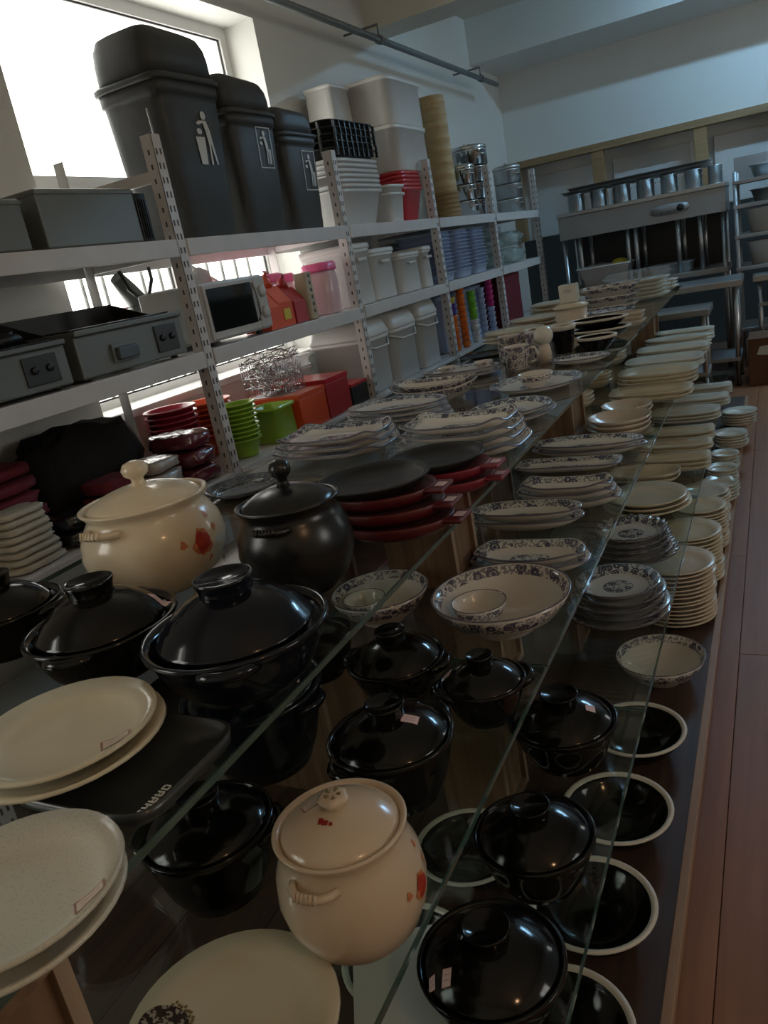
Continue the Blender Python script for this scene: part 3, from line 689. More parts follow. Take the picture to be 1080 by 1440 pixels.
# iron plates on red trays
def sizzle(px, py, z, wpx, label, n_tray, traymat, dx, dy, xy=None, R=None):
    p = onz(px, py, z); R = R or wpx*dep(p)/FPX/2
    if xy: p = Vector((*xy, z))
    zt = ZA
    for i in range(n_tray):
        hh = (z - 0.02 - ZA)/n_tray
        a, b = R*1.02, R*0.82
        t = thing('serving_tray', label + f', red lipped tray{nth(n_tray-1-i, n_tray)}', 'tray', (p.x + dx*(n_tray-1-i) + 0.01, p.y + dy*(n_tray-1-i), zt+0.0004))
        part('tray_body', MB().loft([(0.02,0.02,0),(a*0.86,b*0.86,0),(a*0.95,b*0.95,hh*0.35),(a,b,hh-0.003),(a*0.98,b*0.98,hh-0.001),(a*0.9,b*0.9,hh*0.72),(0.02,0.02,hh*0.7)], 44), traymat, t)
        part('lug', MB().box(a*0.9, a+0.030, -0.034, 0.034, hh*0.55, hh*0.92, 0.006), traymat, t)
        part('price_tag', MB().quad([(a+0.006, -0.016, hh*0.92+0.0008), (a+0.028, -0.016, hh*0.92+0.0008), (a+0.028, 0.012, hh*0.92+0.0008), (a+0.006, 0.012, hh*0.92+0.0008)], [(0,0),(1,0),(1,1),(0,1)]), 'price_tag', t, label='small pale pink price sticker')
        zt += hh
    t = thing('iron_plate', label + ', round ribbed iron plate on red trays', 'plate', (p.x, p.y, zt+0.0006))
    part('plate_body', MB().loft([(0.02,0.02,0),(R*0.8,R*0.8,0),(R*0.88,R*0.88,0.006),(R,R,0.018),(R,R,0.021),(R*0.97,R*0.97,0.021),(R*0.84,R*0.84,0.012),(R*0.8,R*0.8,0.007),(0.02,0.02,0.007)], 56), 'iron', t)
    rib = MB()
    for k in range(72):
        th = 2*PI*k/72; rib.box(-0.002, 0.002, -0.0016, 0.0016, 0, 0.001)
        for q in range(-8, 0):
            x, y, zz = rib.v[q]; r0 = R*0.925; c, s_ = math.cos(th), math.sin(th); x *= R*28
            rib.v[q] = ((r0 + x*0.6)*c - y*s_, (r0 + x*0.6)*s_ + y*c, zz + 0.0172 + x*0.3)
    part('rib_ring', rib, 'iron', t)
sizzle(528, 672, ZA+0.105, 165, 'front set', 3, 'red_tray', 0.018, -0.008, xy=(-0.735, 1.345))
sizzle(600, 655, ZA+0.075, 150, 'rear set beside the square plates', 2, 'red_tray_bright', 0.006, 0.0, xy=(-0.70, 1.592), R=0.112)
stack('lid_plate', 0, 0, ZA, 0, 1, 'grey_medal', 'dark grey glossy round plate with a flower motif by the lime bowls', h=0.024, xy=(-1.27, 1.62), R=0.105)
stack('lid_plate', 0, 0, ZA, 0, 1, 'grey_medal', 'smaller dark grey plate behind the tall black pot', h=0.02, xy=(-1.03, 1.53), R=0.085)

# ---- top tier: blue flowered plates
stack('square_plate', 470, 606, ZA, 158, 3, 'blue_flower', 'blue flowered square plate with upturned corners beside the lime crate', h=0.028, dz=0.021, q=0.66, e=4.5, lift=0.012, grow=0.05, rz=0.05)
stack('square_plate', 650, 594, ZA, 168, 4, 'blue_flower', 'blue flowered square plate with upturned corners behind the red trays', h=0.028, dz=0.021, q=0.60, e=4.5, lift=0.012, grow=0.06, rz=-0.02, xy=(-0.745, 1.875), R=0.15)
stack('oval_plate', 552, 572, ZA, 136, 4, 'blue_flower', 'blue flowered oval plate behind the square plates', h=0.024, dz=0.016, q=0.62, grow=0.03, xy=(-1.12, 2.30), R=0.175)
stack('round_plate', 725, 562, ZA, 120, 2, 'blue_medal', 'round blue flowered plate with a wide patterned rim near the glass edge', h=0.026, dz=0.014, grow=0.12, xy=(-0.72, 2.24), R=0.125)
stack('wavy_dish', 625, 536, ZA, 140, 2, 'blue_bowl', 'blue flowered boat dish with flared ends', cat='dish', h=0.05, dz=0.018, q=0.55, maker=bowl_mb, grow=0.05, xy=(-1.13, 2.66), R=0.165, fn=lambda th, i, r: (1, 0.018*math.cos(th)**4 if 6 <= i <= 9 else 0))
stack('round_plate', 775, 530, ZA, 150, 1, 'blue_medal', 'large round blue flowered plate holding a small footed bowl', h=0.028, xy=(-0.76, 2.69), R=0.165)
stack('small_bowl', 0, 0, ZA+0.0085, 0, 1, 'small_bowl', 'small blue flowered footed bowl standing on the large round plate', cat='bowl', h=0.05, maker=bowl_mb, xy=(-0.75, 2.66), R=0.062)
stack('oval_plate', 655, 510, ZA, 115, 2, 'blue_flower', 'long blue flowered oval plate holding two small bowls', h=0.024, dz=0.016, q=0.55, xy=(-1.18, 3.10), R=0.17)
stack('sauce_bowl', 0, 0, ZA+0.0245, 0, 1, 'small_bowl', 'tiny blue flowered sauce bowl on the oval plate near the mug', cat='bowl', h=0.03, maker=bowl_mb, xy=(-1.09, 3.12), R=0.042)
stack('sauce_bowl', 0, 0, ZA+0.0245, 0, 1, 'small_bowl', 'tiny blue flowered sauce bowl on the oval plate toward the rack', cat='bowl', h=0.028, maker=bowl_mb, xy=(-1.24, 3.09), R=0.042)
def cup(name, label, xy, R, h, mat, rim=None, handle=False, taper=0.78, cat='cup'):
    t = thing(name, label, cat, (xy[0], xy[1], ZA+0.0004))
    part('body', MB().loft([(0.005,0.005,0,3),(R*taper,R*taper,0,3),(R*(taper+0.05),R*(taper+0.05),h*0.04,1.5),(R,R,h*0.97,1.14),(R,R,h,1.02),(R*0.9,R*0.9,h,0.98),(R*0.86,R*0.86,h*0.9,0.7),(R*taper*0.85,R*taper*0.85,h*0.1,0.5),(0.005,0.005,h*0.08,0.4)], 32), mat, t)
    if rim: part('rim', MB().loft([(R*1.0,R*1.0,h*0.86),(R*1.09,R*1.09,h*0.9),(R*1.1,R*1.1,h*1.0),(R*1.04,R*1.04,h*1.05),(R*0.88,R*0.88,h*1.04),(R*0.84,R*0.84,h*0.97)], 32, caps=(False, False)), rim, t)
    if handle: part('handle', MB().tube([(R*0.95*math.cos(a0)*0 + R*0.92, 0, h*0.2), (R+0.022, 0, h*0.28), (R+0.03, 0, h*0.55), (R+0.02, 0, h*0.82), (R*0.95, 0, h*0.85)], 0.006, 8), mat, t)
    return t
a0 = 0
cup('mug', 'blue flowered round mug beside the white ball', (-0.955, 3.16), 0.056, 0.095, 'small_bowl', handle=True)
cup('tea_cup', 'blue flowered straight cup behind the white ball', (-0.925, 3.365), 0.05, 0.12, 'small_bowl', taper=0.92)
cup('tea_cup', 'blue flowered straight cup between the mug and the black plate', (-1.06, 3.42), 0.055, 0.11, 'small_bowl', taper=0.92)
tb = thing('salt_cellar', 'white ball-topped jar standing between the blue flowered cups', 'jar', (-0.86, 3.24, ZA+0.0004))
part('stem', MB().loft([(0.005,0.005,0),(0.03,0.03,0),(0.026,0.026,0.05),(0.02,0.02,0.08),(0.005,0.005,0.08)], 20), 'warm_china', tb)
part('ball', MB().loft([(0.04*math.cos(a)+0.0005, 0.04*math.cos(a)+0.0005, 0.112+0.04*math.sin(a)) for a in [(-90+i*15)*PI/180 for i in range(13)]], 24), 'white_china', tb)
cup('dark_cup', 'dark brown cup with a thick pale rim behind the flowered cups', (-1.02, 3.74), 0.058, 0.085, 'black_glaze', 'rim_white', taper=0.85)
cup('dark_cup', 'taller tapering dark brown cup with a thick pale rim', (-0.835, 3.46), 0.056, 0.115, 'black_glaze', 'rim_white', taper=0.68)
stack('oval_plate', 830, 500, ZA, 78, 1, 'blue_medal', 'oval blue flowered plate in front of the dark bowls', h=0.024, q=0.7, xy=(-0.70, 3.14), R=0.12)
def dark_bowl(label, xy, R, q, h, tier=ZA, group=None, rimw=0.085):
    t = thing('dark_bowl', label, 'bowl', (xy[0], xy[1], tier+0.0004), group=group)
    part('body', bowl_mb(R*0.97, R*q*0.97, h=h*0.97, foot=0.5, seg=48), 'black_glaze', t)
    part('rim', MB().loft([(R*a, R*q*a, h*b) for a, b in ((0.94,0.82 if rimw > 0.1 else 0.93),(0.99,0.86 if rimw > 0.1 else 0.95),(1.0,0.985),(0.985,1.02),(0.95,1.03),(1-rimw,1.0),(1-rimw-0.02,0.95))], 48, caps=(False, False)), 'rim_white', t, label='pale unglazed rim')
    return t
dark_bowl('small dark brown bowl with a pale rim beside the taller dark cup', (-0.685, 3.42), 0.088, 0.85, 0.06, rimw=0.15)
dark_bowl('wide dark brown oval dish with a pale rim, stacked upper', (-0.74, 3.76), 0.14, 0.7, 0.05, tier=ZA+0.045, rimw=0.15)
dark_bowl('wide dark brown oval dish with a pale rim, under another one', (-0.735, 3.76), 0.145, 0.7, 0.05, rimw=0.15)
stack('flat_plate', 690, 490, ZA, 55, 1, 'black_glaze', 'flat glossy black plate between cups and white platters', h=0.018, xy=(-1.24, 3.62), R=0.11)
stack('platter', 715, 472, ZA, 80, 3, 'cream_china', 'cream oval platter near the rack of blue trays', h=0.028, dz=0.02, q=0.75, xy=(-1.22, 4.02), R=0.16, grow=0.03)
stack('platter', 0, 0, ZA, 0, 3, 'warm_china', 'cream platter behind the cream oval platters', h=0.028, dz=0.02, q=0.75, xy=(-1.22, 4.5), R=0.17, grow=0.03)
stack('platter', 0, 0, ZA, 0, 4, 'cream_china', 'cream platter in the pile before the dark red carton', h=0.03, dz=0.022, q=0.7, xy=(-1.2, 5.0), R=0.18, e=4, grow=0.02)
jr = thing('lidded_jar', 'white ribbed jar with a flat lid among cream platters', 'jar', (-0.955, 4.2, ZA+0.0004))
part('body', MB().loft([(0.005,0.005,0),(0.075,0.075,0),(0.08,0.08,0.01),(0.082,0.082,0.12),(0.005,0.005,0.12)], 40, fn=lambda th, i, r: (1+0.015*math.cos(20*th), 0)), 'warm_china', jr)
part('lid', MB().loft([(0.005,0.005,0.12),(0.09,0.09,0.12),(0.092,0.092,0.13),(0.06,0.06,0.145),(0.005,0.005,0.147)], 36), 'cream_china', jr)
bx = single('white_box', B(-0.045, 0.045, -0.035, 0.035, 0, 0.09, 0.003), 'white_china', 'small white printed box standing on the white jar', 'box', (-0.955, 4.2, ZA+0.148))
part('print_lines', MB().box(-0.02, 0.02, -0.0362, -0.0352, 0.06, 0.064).box(-0.02, 0.02, -0.0362, -0.0352, 0.05, 0.053), 'steel_dull', bx)
for i in range(3):
    stack('rectangular_dish', 0, 0, ZA + 0.052*i, 0, 1, 'blue_bowl', 'deep blue flowered rectangular dish' + nth(2-i, 3), cat='dish', group='deep rectangular dishes', h=0.06, q=0.62, maker=bowl_mb, e=6, xy=(-0.87 + 0.012*i, 4.72), R=0.18 - 0.006*i)
stack('oval_plate', 0, 0, ZA, 0, 3, 'blue_flower', 'blue flowered oval plate in front of the deep rectangular dishes', h=0.026, dz=0.018, q=0.6, xy=(-0.80, 4.36), R=0.145)
stack('platter', 0, 0, ZA, 0, 3, 'warm_china', 'pinkish cream rectangular platter at the glass edge by the dark dishes', h=0.03, dz=0.02, q=0.65, e=5, xy=(-0.66, 4.08), R=0.085)
stack('platter', 0, 0, ZA, 0, 5, 'white_china', 'white rectangular platter in clear wrap at the end of the top tier', h=0.03, dz=0.024, q=0.55, e=5, xy=(-0.78, 5.35), R=0.19)
stack('platter', 0, 0, ZA, 0, 3, 'white_china', 'white rectangular platter on the glass corner at the far end', h=0.03, dz=0.022, q=0.6, e=5, xy=(-0.72, 5.72), R=0.14)
stack('platter', 0, 0, ZA, 0, 4, 'white_china', 'white oval platter beside the wrapped rectangular platters', h=0.03, dz=0.022, q=0.7, xy=(-1.16, 5.5), R=0.16)
single('plastic_wrap', MB().lump(0.2, 0.12, 0.03, 3.5, 0.2, 5, 4), 'wrap_film', 'crumpled clear plastic wrap lying on the far white platters', 'wrap', (-0.78, 5.35, ZA+0.128))

# ---- middle tier
casserole('casserole', 'small black casserole with a ring knob in front of the flowered bowls', 555, 922, ZB, 140, h=0.075, dome=0.4)
casserole('casserole', 'black casserole with a big pink price tag behind the small cream pot', 548, 1030, ZB, 182, h=0.11, dome=0.34, tags=((0.42, 0.0, 0.03, 0.022, 0.2),), rz=1.2)
casserole('casserole', 'little black casserole at the glass edge beside the flowered bowl', 678, 953, ZB, 122, h=0.075, dome=0.36, tags=((-0.86, -0.1, 0.018, 0.026, 0.0),), rz=0.6)
casserole('casserole', 'black casserole seen through the top glass behind the dark blue pot', 0, 0, ZB, 0, h=0.085, dome=0.34, xy=(-0.875, 1.215), R=0.085, rz=1.4)
casserole('deep_pot', 'deep dark blue pot standing under the large casserole, below the glass', 0, 0, ZB, 0, h=0.15, mat='blue_black_glaze', dome=0.3, knob=True, xy=(-0.815, 0.925), R=0.122, tags=((0.7, 0.1, 0.03, 0.022, 0.4),))
casserole('casserole', 'black casserole below the glass beside the small cream pot', 0, 0, ZB, 0, h=0.11, dome=0.3, xy=(-0.715, 0.655), R=0.093, rz=0.4)
soup_pot('small cream soup pot with a red flower and flower-shaped knob on the middle glass', (-0.484, 0.640), ZB, 0.0925, 0.165, 'cream_glaze_pink', decal=math.radians(4), kn='flower', handle_th=math.radians(-88),
         tagpos=((-0.05, -0.30, 0.006, 0.009, 0.3, 'ink_red'), (0.02, -0.31, 0.007, 0.007, 0.1, 'ink_red'), (0.10, -0.31, 0.004, 0.005, 0.4, 'ink_red'), (-0.34, 0.0, 0.03, 0.016, 0.9, 'sticker')))
made, p, R = stack('dinner_plate', 325, 1432, ZB, 312, 1, 'ivory', 'large ivory plate with a dark round flower motif on the middle glass', h=0.026)
zf = plate_top(R, 0.026)
part('flower_motif', surf_patch(zf, -0.66*R, -0.2*R, 0.055, 0.055, disc=True, lift=0.0014), 'brown_motif', made[0], label='dark round flower motif')
mk = MB()
for k in range(22):
    a = -0.6 + k*0.12; rr = 0.031 + 0.002*math.sin(k*2.3); x, y = -0.66*R + rr*math.cos(a), -0.2*R + rr*math.sin(a)
    mk.box(x-0.0016, x+0.0016, y-0.0016, y+0.0016, zf(math.hypot(x, y))+0.0002, zf(math.hypot(x, y))+0.0008)
part('motif_border', mk, 'ink_olive', made[0])
part('price_sticker', surf_patch(zf, 0.74*R, -0.14*R, 0.036, 0.015, 1.05), 'sticker', made[0])
m_, pbig, Rbig = stack('large_bowl', 703, 830, ZB, 198, 1, 'blue_bowl', 'large white bowl with a blue flowered rim holding a small bowl, nearer the glass edge', cat='bowl', h=0.085, maker=bowl_mb, seg=56)
stack('small_bowl', 0, 0, ZB+0.016, 0, 1, 'small_bowl', 'small bowl inside the large flowered bowl nearer the glass edge', cat='bowl', h=0.055, maker=bowl_mb, xy=(pbig.x-0.042, pbig.y-0.026), R=0.06)
m_, pb2, Rb2 = stack('large_bowl', 533, 828, ZB, 140, 1, 'blue_bowl', 'white bowl with a blue flowered rim holding a small bowl, seen through the glass', cat='bowl', h=0.075, maker=bowl_mb, seg=56)
stack('small_bowl', 0, 0, ZB+0.014, 0, 1, 'small_bowl', 'small bowl inside the flowered bowl that is under the top glass', cat='bowl', h=0.05, maker=bowl_mb, xy=(pb2.x-0.03, pb2.y-0.025), R=0.05)
def row(tier, items):
    """dishes set one behind another; depth of each is limited to the gap to its neighbours"""
    pl = []
    for (name, px, py, wpx, n, mat, label, kw) in items:
        h, dz = kw.get('h', 0.03), kw.get('dz', 0.018); p = onz(px, py, tier + (n-1)*dz + h)
        pl.append([p, wpx*dep(p)/FPX/2*(1 + kw.get('grow', 0)*0)])
    ext = [R*it[7].get('q', 1.0)*(1 + it[7].get('grow', 0)*(it[4]-1)) for (p, R), it in zip(pl, items)]
    for _ in range(60):                        # shuffle along the tier until neighbours clear each other
        for i in range(len(pl)-1):
            g = ext[i] + ext[i+1] + 0.012 - (pl[i+1][0].y - pl[i][0].y)
            if g > 0: pl[i][0].y -= 0.15*g; pl[i+1][0].y += 0.35*g
    for (p, R), (name, px, py, wpx, n, mat, label, kw) in zip(pl, items):
        stack(name, px, py, tier, wpx, n, mat, label, xy=(p.x, p.y), R=R, **kw)
row(ZB, [
 ('oval_platter', 745, 772, 160, 2, 'blue_medal', 'blue flowered oblong platter right behind the large bowl', dict(h=0.032, dz=0.02, q=0.5, e=2.6, grow=0.08, lift=0.006)),
 ('oval_platter', 738, 713, 158, 2, 'blue_medal', 'blue flowered long oval platter beside the front red trays', dict(h=0.036, dz=0.024, q=0.42, e=2.4, grow=0.06)),
 ('square_plate', 795, 678, 132, 3, 'blue_medal', 'blue flowered rounded square platter under the glass corner', dict(h=0.032, dz=0.02, q=0.42, e=3.5, lift=0.01, grow=0.07)),
 ('rectangular_plate', 798, 649, 150, 1, 'blue_medal', 'blue flowered rectangular platter between other flowered platters', dict(h=0.028, q=0.34, e=6)),
 ('oval_platter', 826, 617, 158, 2, 'blue_flower', 'long blue flowered oval platter in front of the plain cream bowls', dict(h=0.032, dz=0.02, q=0.42, grow=0.03)),
 ('bowl', 868, 587, 88, 3, 'warm_china', 'pinkish cream round bowl behind the long flowered platter', dict(cat='bowl', h=0.045, dz=0.018, maker=bowl_mb)),
 ('bowl', 880, 568, 70, 2, 'warm_china', 'shallow pinkish cream bowl farther back on the middle glass', dict(cat='bowl', h=0.04, dz=0.018, maker=bowl_mb)),
 ('dish', 915, 545, 112, 2, 'cream_china', 'cream square dish behind the pinkish bowls', dict(cat='dish', h=0.035, dz=0.018, q=0.6, e=4)),
 ('dish', 922, 522, 110, 4, 'cream_china', 'cream oval serving dish with a shiny rolled rim', dict(cat='dish', h=0.04, dz=0.018, q=0.7, e=3)),
 ('dish', 934, 503, 106, 3, 'white_china', 'white rounded dish behind the cream serving dishes', dict(cat='dish', h=0.035, dz=0.018, q=0.6, e=3.5)),
 ('dish', 945, 487, 96, 3, 'white_china', 'white square dish farther along the middle glass', dict(cat='dish', h=0.035, dz=0.018, q=0.55, e=5)),
 ('dish', 953, 474, 90, 4, 'white_china', 'white oval dish with rolled rim near the tier end', dict(cat='dish', h=0.035, dz=0.018, q=0.5)),
 ('dish', 962, 464, 78, 4, 'white_china', 'white rectangular dish at the far end of the middle glass', dict(cat='dish', h=0.03, dz=0.018, q=0.45, e=5)),
])
stack('bowl', 21, 0, ZB, 0, 4, 'warm_china', 'deep cream bowl under the top glass edge', cat='bowl', h=0.06, dz=0.022, maker=bowl_mb, xy=(-0.825, 3.34), R=0.072)
stack('dish', 22, 0, ZB, 0, 3, 'cream_china', 'small cream dish near the wooden box under the glass', cat='dish', h=0.035, dz=0.018, xy=(-0.83, 3.60), R=0.075)
stack('dish', 23, 0, ZB, 0, 3, 'cream_china', 'cream leaf-shaped dish close to the top glass edge', cat='dish', h=0.04, dz=0.018, q=0.8, xy=(-0.84, 4.05), R=0.09)
stack('dish', 24, 0, ZB, 0, 3, 'cream_china', 'cream round dish under the top glass near the far box', cat='dish', h=0.04, dz=0.018, xy=(-0.87, 4.7), R=0.09)

# ---- low tier
casserole('casserole', 'black lidded pot on the low glass with a white price tag, by the flowered bowl', 790, 1008, ZCt, 152, h=0.1, dome=0.36, lugs=False, tags=((0.58, -0.02, 0.022, 0.022, 0.3),), knob_r=0.36, rz=1.1)
casserole('casserole', 'black lidded pot on the low glass between two other black pots', 750, 1168, ZCt, 172, h=0.1, dome=0.36, lugs=False, knob_r=0.34, rz=1.0, tags=((-0.85, 0.35, 0.016, 0.024, 0.4),))
casserole('casserole', 'black lidded pot on the low glass with two pale tags on its side', 690, 1345, ZCt, 212, h=0.1, dome=0.36, lugs=False, knob_r=0.34, rz=1.0, tags=((-0.4, -0.62, 0.016, 0.026, 0.2), (-0.62, -0.66, 0.012, 0.02, 0.3)))
stack('black_plate', 0, 0, ZCt, 0, 6, 'black_glaze', 'flat black plate piled on the low glass below the wooden box', h=0.02, dz=0.015, xy=(-0.645, 0.52), R=0.1)
row(ZCt, [
 ('flower_plate', 868, 815, 118, 5, 'dark_flower', 'dark blue flowered round plate in the pile beside the tall white stack', dict(h=0.03, dz=0.02, grow=0.055, jit=0.006)),
 ('scalloped_plate', 885, 741, 100, 5, 'dark_flower', 'wavy edged dark blue flowered plate behind the round flowered pile', dict(h=0.03, dz=0.019, grow=0.06, jit=0.004, scallop=22, amp=0.05)),
 ('round_plate', 910, 693, 108, 3, 'cream_china', 'plain cream plate on the low glass behind the wavy plates', dict(h=0.032, dz=0.016, grow=0.06)),
 ('dish', 905, 662, 96, 2, 'cream_china', 'cream deep oval dish behind the plain cream plates', dict(cat='dish', h=0.045, dz=0.018, q=0.6, e=3, maker=bowl_mb)),
 ('square_plate', 945, 641, 100, 3, 'cream_china', 'cream rectangular plate next behind the deep oval dishes', dict(h=0.028, dz=0.018, q=0.42, e=6, lift=0.004)),
 ('square_plate', 950, 622, 98, 2, 'cream_china', 'cream wavy square plate behind the rectangular plates', dict(h=0.028, dz=0.018, q=0.42, e=5, lift=0.006)),
 ('square_plate', 955, 604, 92, 3, 'cream_china', 'cream square plate in the middle of the low glass', dict(h=0.028, dz=0.018, q=0.5, e=6, lift=0.004)),
 ('rounded_plate', 964, 576, 92, 3, 'white_china', 'white rounded plate with a thick rim on the low glass', dict(h=0.028, dz=0.018, q=0.6, e=3.2)),
 ('square_plate', 978, 558, 88, 3, 'white_china', 'white long rectangular plate on the low glass', dict(h=0.028, dz=0.018, q=0.45, e=6, lift=0.004)),
 ('square_plate', 986, 543, 80, 3, 'white_china', 'white square plate at the far end of the low glass', dict(h=0.028, dz=0.018, q=0.4, e=6, lift=0.004)),
])

# ---- base board
for k, y in enumerate((0.92, 1.19, 1.47, 1.775)):
    dark_bowl(['black bowl with a pale rim on the platform under the pot with two tags', 'second black pale-rimmed bowl along the platform edge, beside the middle black pot', 'third black pale-rimmed bowl along the platform edge', 'black bowl with a pale rim on the platform next to the flowered bowl'][k], (-0.352, y), 0.122, 1.0, 0.07, tier=ZD, group='black bowls on the platform', rimw=0.09)
dark_bowl('black bowl with a pale rim far under the glass below the small cream pot', (-0.66, 0.98), 0.125, 1.0, 0.07, tier=ZD)
dark_bowl('black bowl with a pale rim under the glass behind the other hidden bowl', (-0.64, 1.28), 0.12, 1.0, 0.07, tier=ZD)
stack('flower_bowl', 928, 920, ZD, 122, 1, 'blue_bowl', 'white bowl with a dark flowered outside alone on the platform', cat='bowl', h=0.08, maker=bowl_mb, seg=48)
stack('plate', 0, 0, ZD, 0, 14, 'warm_china', 'plain cream plate in the tall stack next to the flowered bowl', h=0.026, dz=0.0142, xy=(-0.328, 2.54), R=0.125, jit=0.004)
stack('plate', 1, 0, ZD, 0, 13, 'cream_china', 'plain cream plate in the second tall stack on the platform', h=0.024, dz=0.0145, xy=(-0.315, 2.86), R=0.118, jit=0.004)
stack('saucer', 2, 0, ZD, 0, 12, 'cream_china', 'cream saucer in the third stack on the platform', h=0.022, dz=0.0145, xy=(-0.30, 3.17), R=0.105, jit=0.004)
stack('saucer', 3, 0, ZD, 0, 10, 'white_china', 'white saucer in the fourth stack on the platform', h=0.022, dz=0.0145, xy=(-0.30, 3.44), R=0.1, jit=0.004)
for k, (y, x_, r_, lab) in enumerate(((3.72, -0.262, 0.085, 'white leaf-lipped dish at the platform edge before the saucers'), (3.95, -0.262, 0.075, 'small white dish at the platform edge, second past the saucers'), (4.2, -0.262, 0.07, 'small white dish at the platform edge, third past the saucers'), (4.6, -0.25, 0.09, 'white shallow bowl near the far end of the platform'), (5.1, -0.225, 0.1, 'white shallow bowl at the far end of the platform'))):
    stack('saucer', 4+k, 0, ZD, 0, 5, 'white_china', lab, cat='dish', h=0.03, dz=0.016, xy=(x_, y), R=r_, scallop=6 if k == 0 else 0, amp=0.06)
single('paper_sheet', B(-0.07, 0.07, -0.1, 0.1, 0, 0.0006), 'paper', 'sheet of white paper on the low glass under the cream pot', 'paper', (-0.56, 0.79, ZCt+0.0006), 0.5)
single('paper_sheet', B(-0.03, 0.03, -0.08, 0.08, 0, 0.0006), 'paper', 'strip of white paper on the low glass beside the black plates', 'paper', (-0.72, 0.36, ZCt+0.0006), 0.9)

# ------------------------------------------------------------------ goods on the racks
S1, S2, S3 = LV[3]+0.0025, LV[2]+0.0025, LV[1]+0.0025
FX = RX - 0.03
def icon(kind):
    """litter sign: a person dropping rubbish into a basket, flat in the y-z plane; y runs right when seen from the aisle"""
    mb = MB()
    def poly(pts): mb.quad([(0, a, b) for a, b in pts])
    poly([(0.008+0.012*math.cos(a), 0.082+0.012*math.sin(a)*1.2) for a in [2*PI*k/12 for k in range(12)]])
    poly([(0.0,0.066),(0.018,0.066),(0.03,0.03),(0.034,-0.01),(0.014,-0.01),(0.008,0.03)])
    poly([(0.014,-0.01),(0.022,-0.01),(0.02,-0.078),(0.012,-0.078)]); poly([(0.024,-0.01),(0.034,-0.01),(0.044,-0.076),(0.037,-0.078)])
    poly([(0.006,0.066),(0.0,0.058),(-0.02,0.05),(-0.03,0.056),(-0.018,0.064)])
    poly([(-0.042,0.012),(0.0,0.012),(-0.006,-0.078),(-0.034,-0.078)] if kind == 'big' else [(0.024,0.0),(0.05,0.0),(0.046,-0.078),(0.03,-0.078)])
    poly([(-0.02+0.012*math.cos(a), 0.03+0.01*math.sin(a)) for a in [2*PI*k/8 for k in range(8)]])
    if kind == 'framed':
        for (a, b, c, d) in ((-0.05,-0.045,-0.1,0.115),(0.06,0.065,-0.1,0.115),(-0.05,0.065,-0.1,-0.095),(-0.05,0.065,0.11,0.115)): poly([(a,c),(b,c),(b,d),(a,d)])
    return mb
def trash_bin(label, yc, w, d, hr, hl, kind, ip, isz, lead):
    """swing-lid bin: w along the rack, d deep, hr to the rim, hl lid height; lead shifts the lid's crest"""
    t = thing('swing_lid_bin', label, 'trash bin', (FX - d/2 - 0.01, yc, S1))
    b = MB().loft([(0.02,0.02,0),(d*0.36,w*0.38,0),(d*0.38,w*0.40,0.01),(d*0.455,w*0.465,hr*0.86),(d*0.46,w*0.47,hr*0.9),(d*0.48,w*0.49,hr*0.905),(d*0.485,w*0.495,hr*0.99),(d*0.46,w*0.47,hr*0.99),(0.02,0.02,hr*0.985)], 48, 7)
    part('body', b, 'bin_grey', t)
    part('rim', MB().loft([(d*0.49,w*0.5,hr*0.975),(d*0.51,w*0.52,hr*0.98),(d*0.515,w*0.525,hr*1.005),(d*0.49,w*0.5,hr*1.02)], 48, 7, caps=(True, True)), 'bin_grey', t)
    def crest(th, i, r): return (1.0, 0.0)
    lid = part('lid', MB().loft([(d*0.48,w*0.49,hr*1.01),(d*0.478,w*0.485,hr+hl*0.45),(d*0.465,w*0.47,hr+hl*0.70),(d*0.43,w*0.43,hr+hl*0.88),(d*0.35,w*0.36,hr+hl*0.97),(d*0.1,w*0.1,hr+hl)], 48, 5, fn=lambda th, i, r: (1, -lead*math.sin(th)*hl*(0.0,0.25,0.5,0.6,0.5,0.2)[i])), 'bin_grey', t)
    part('swing_flap', MB().loft([(d*0.2,w*0.2,hr+hl*0.985),(d*0.24,w*0.22,hr+hl*0.99),(d*0.22,w*0.2,hr+hl*1.01),(0.01,0.01,hr+hl*1.015)], 32, 5, fn=lambda th, i, r: (1, -lead*math.sin(th)*hl*0.4)), 'bin_grey', lid)
    # sign, tilted like the tapering front face
    z0_, (dy, zz) = 0, ip
    x_at = d*0.38 + (d*0.455-d*0.38)*(zz/(hr*0.86)) + 0.004
    sl = (d*0.455-d*0.38)/(hr*0.86)
    ic = icon(kind); ic.v = [(a + (c*isz)*sl, b_*isz*1.25, c*isz) for a, b_, c in ic.v]
    part('litter_sign', ic, 'print_white', t, (x_at, dy, zz), label='white printed litter sign')
    return t
trash_bin('largest dark grey swing-lid bin with a white litter sign, before the window', 2.885, 0.42, 0.34, 0.60, 0.185, 'big', (0.03, 0.375), 1.15, 0.12)
trash_bin('middle dark grey swing-lid bin with a framed litter sign', 3.305, 0.385, 0.30, 0.51, 0.15, 'framed', (0.04, 0.36), 0.8, 0.2)
trash_bin('smallest dark grey swing-lid bin with a framed litter sign beside the post', 3.68, 0.345, 0.27, 0.44, 0.12, 'framed', (0.04, 0.27), 0.85, 0.2)
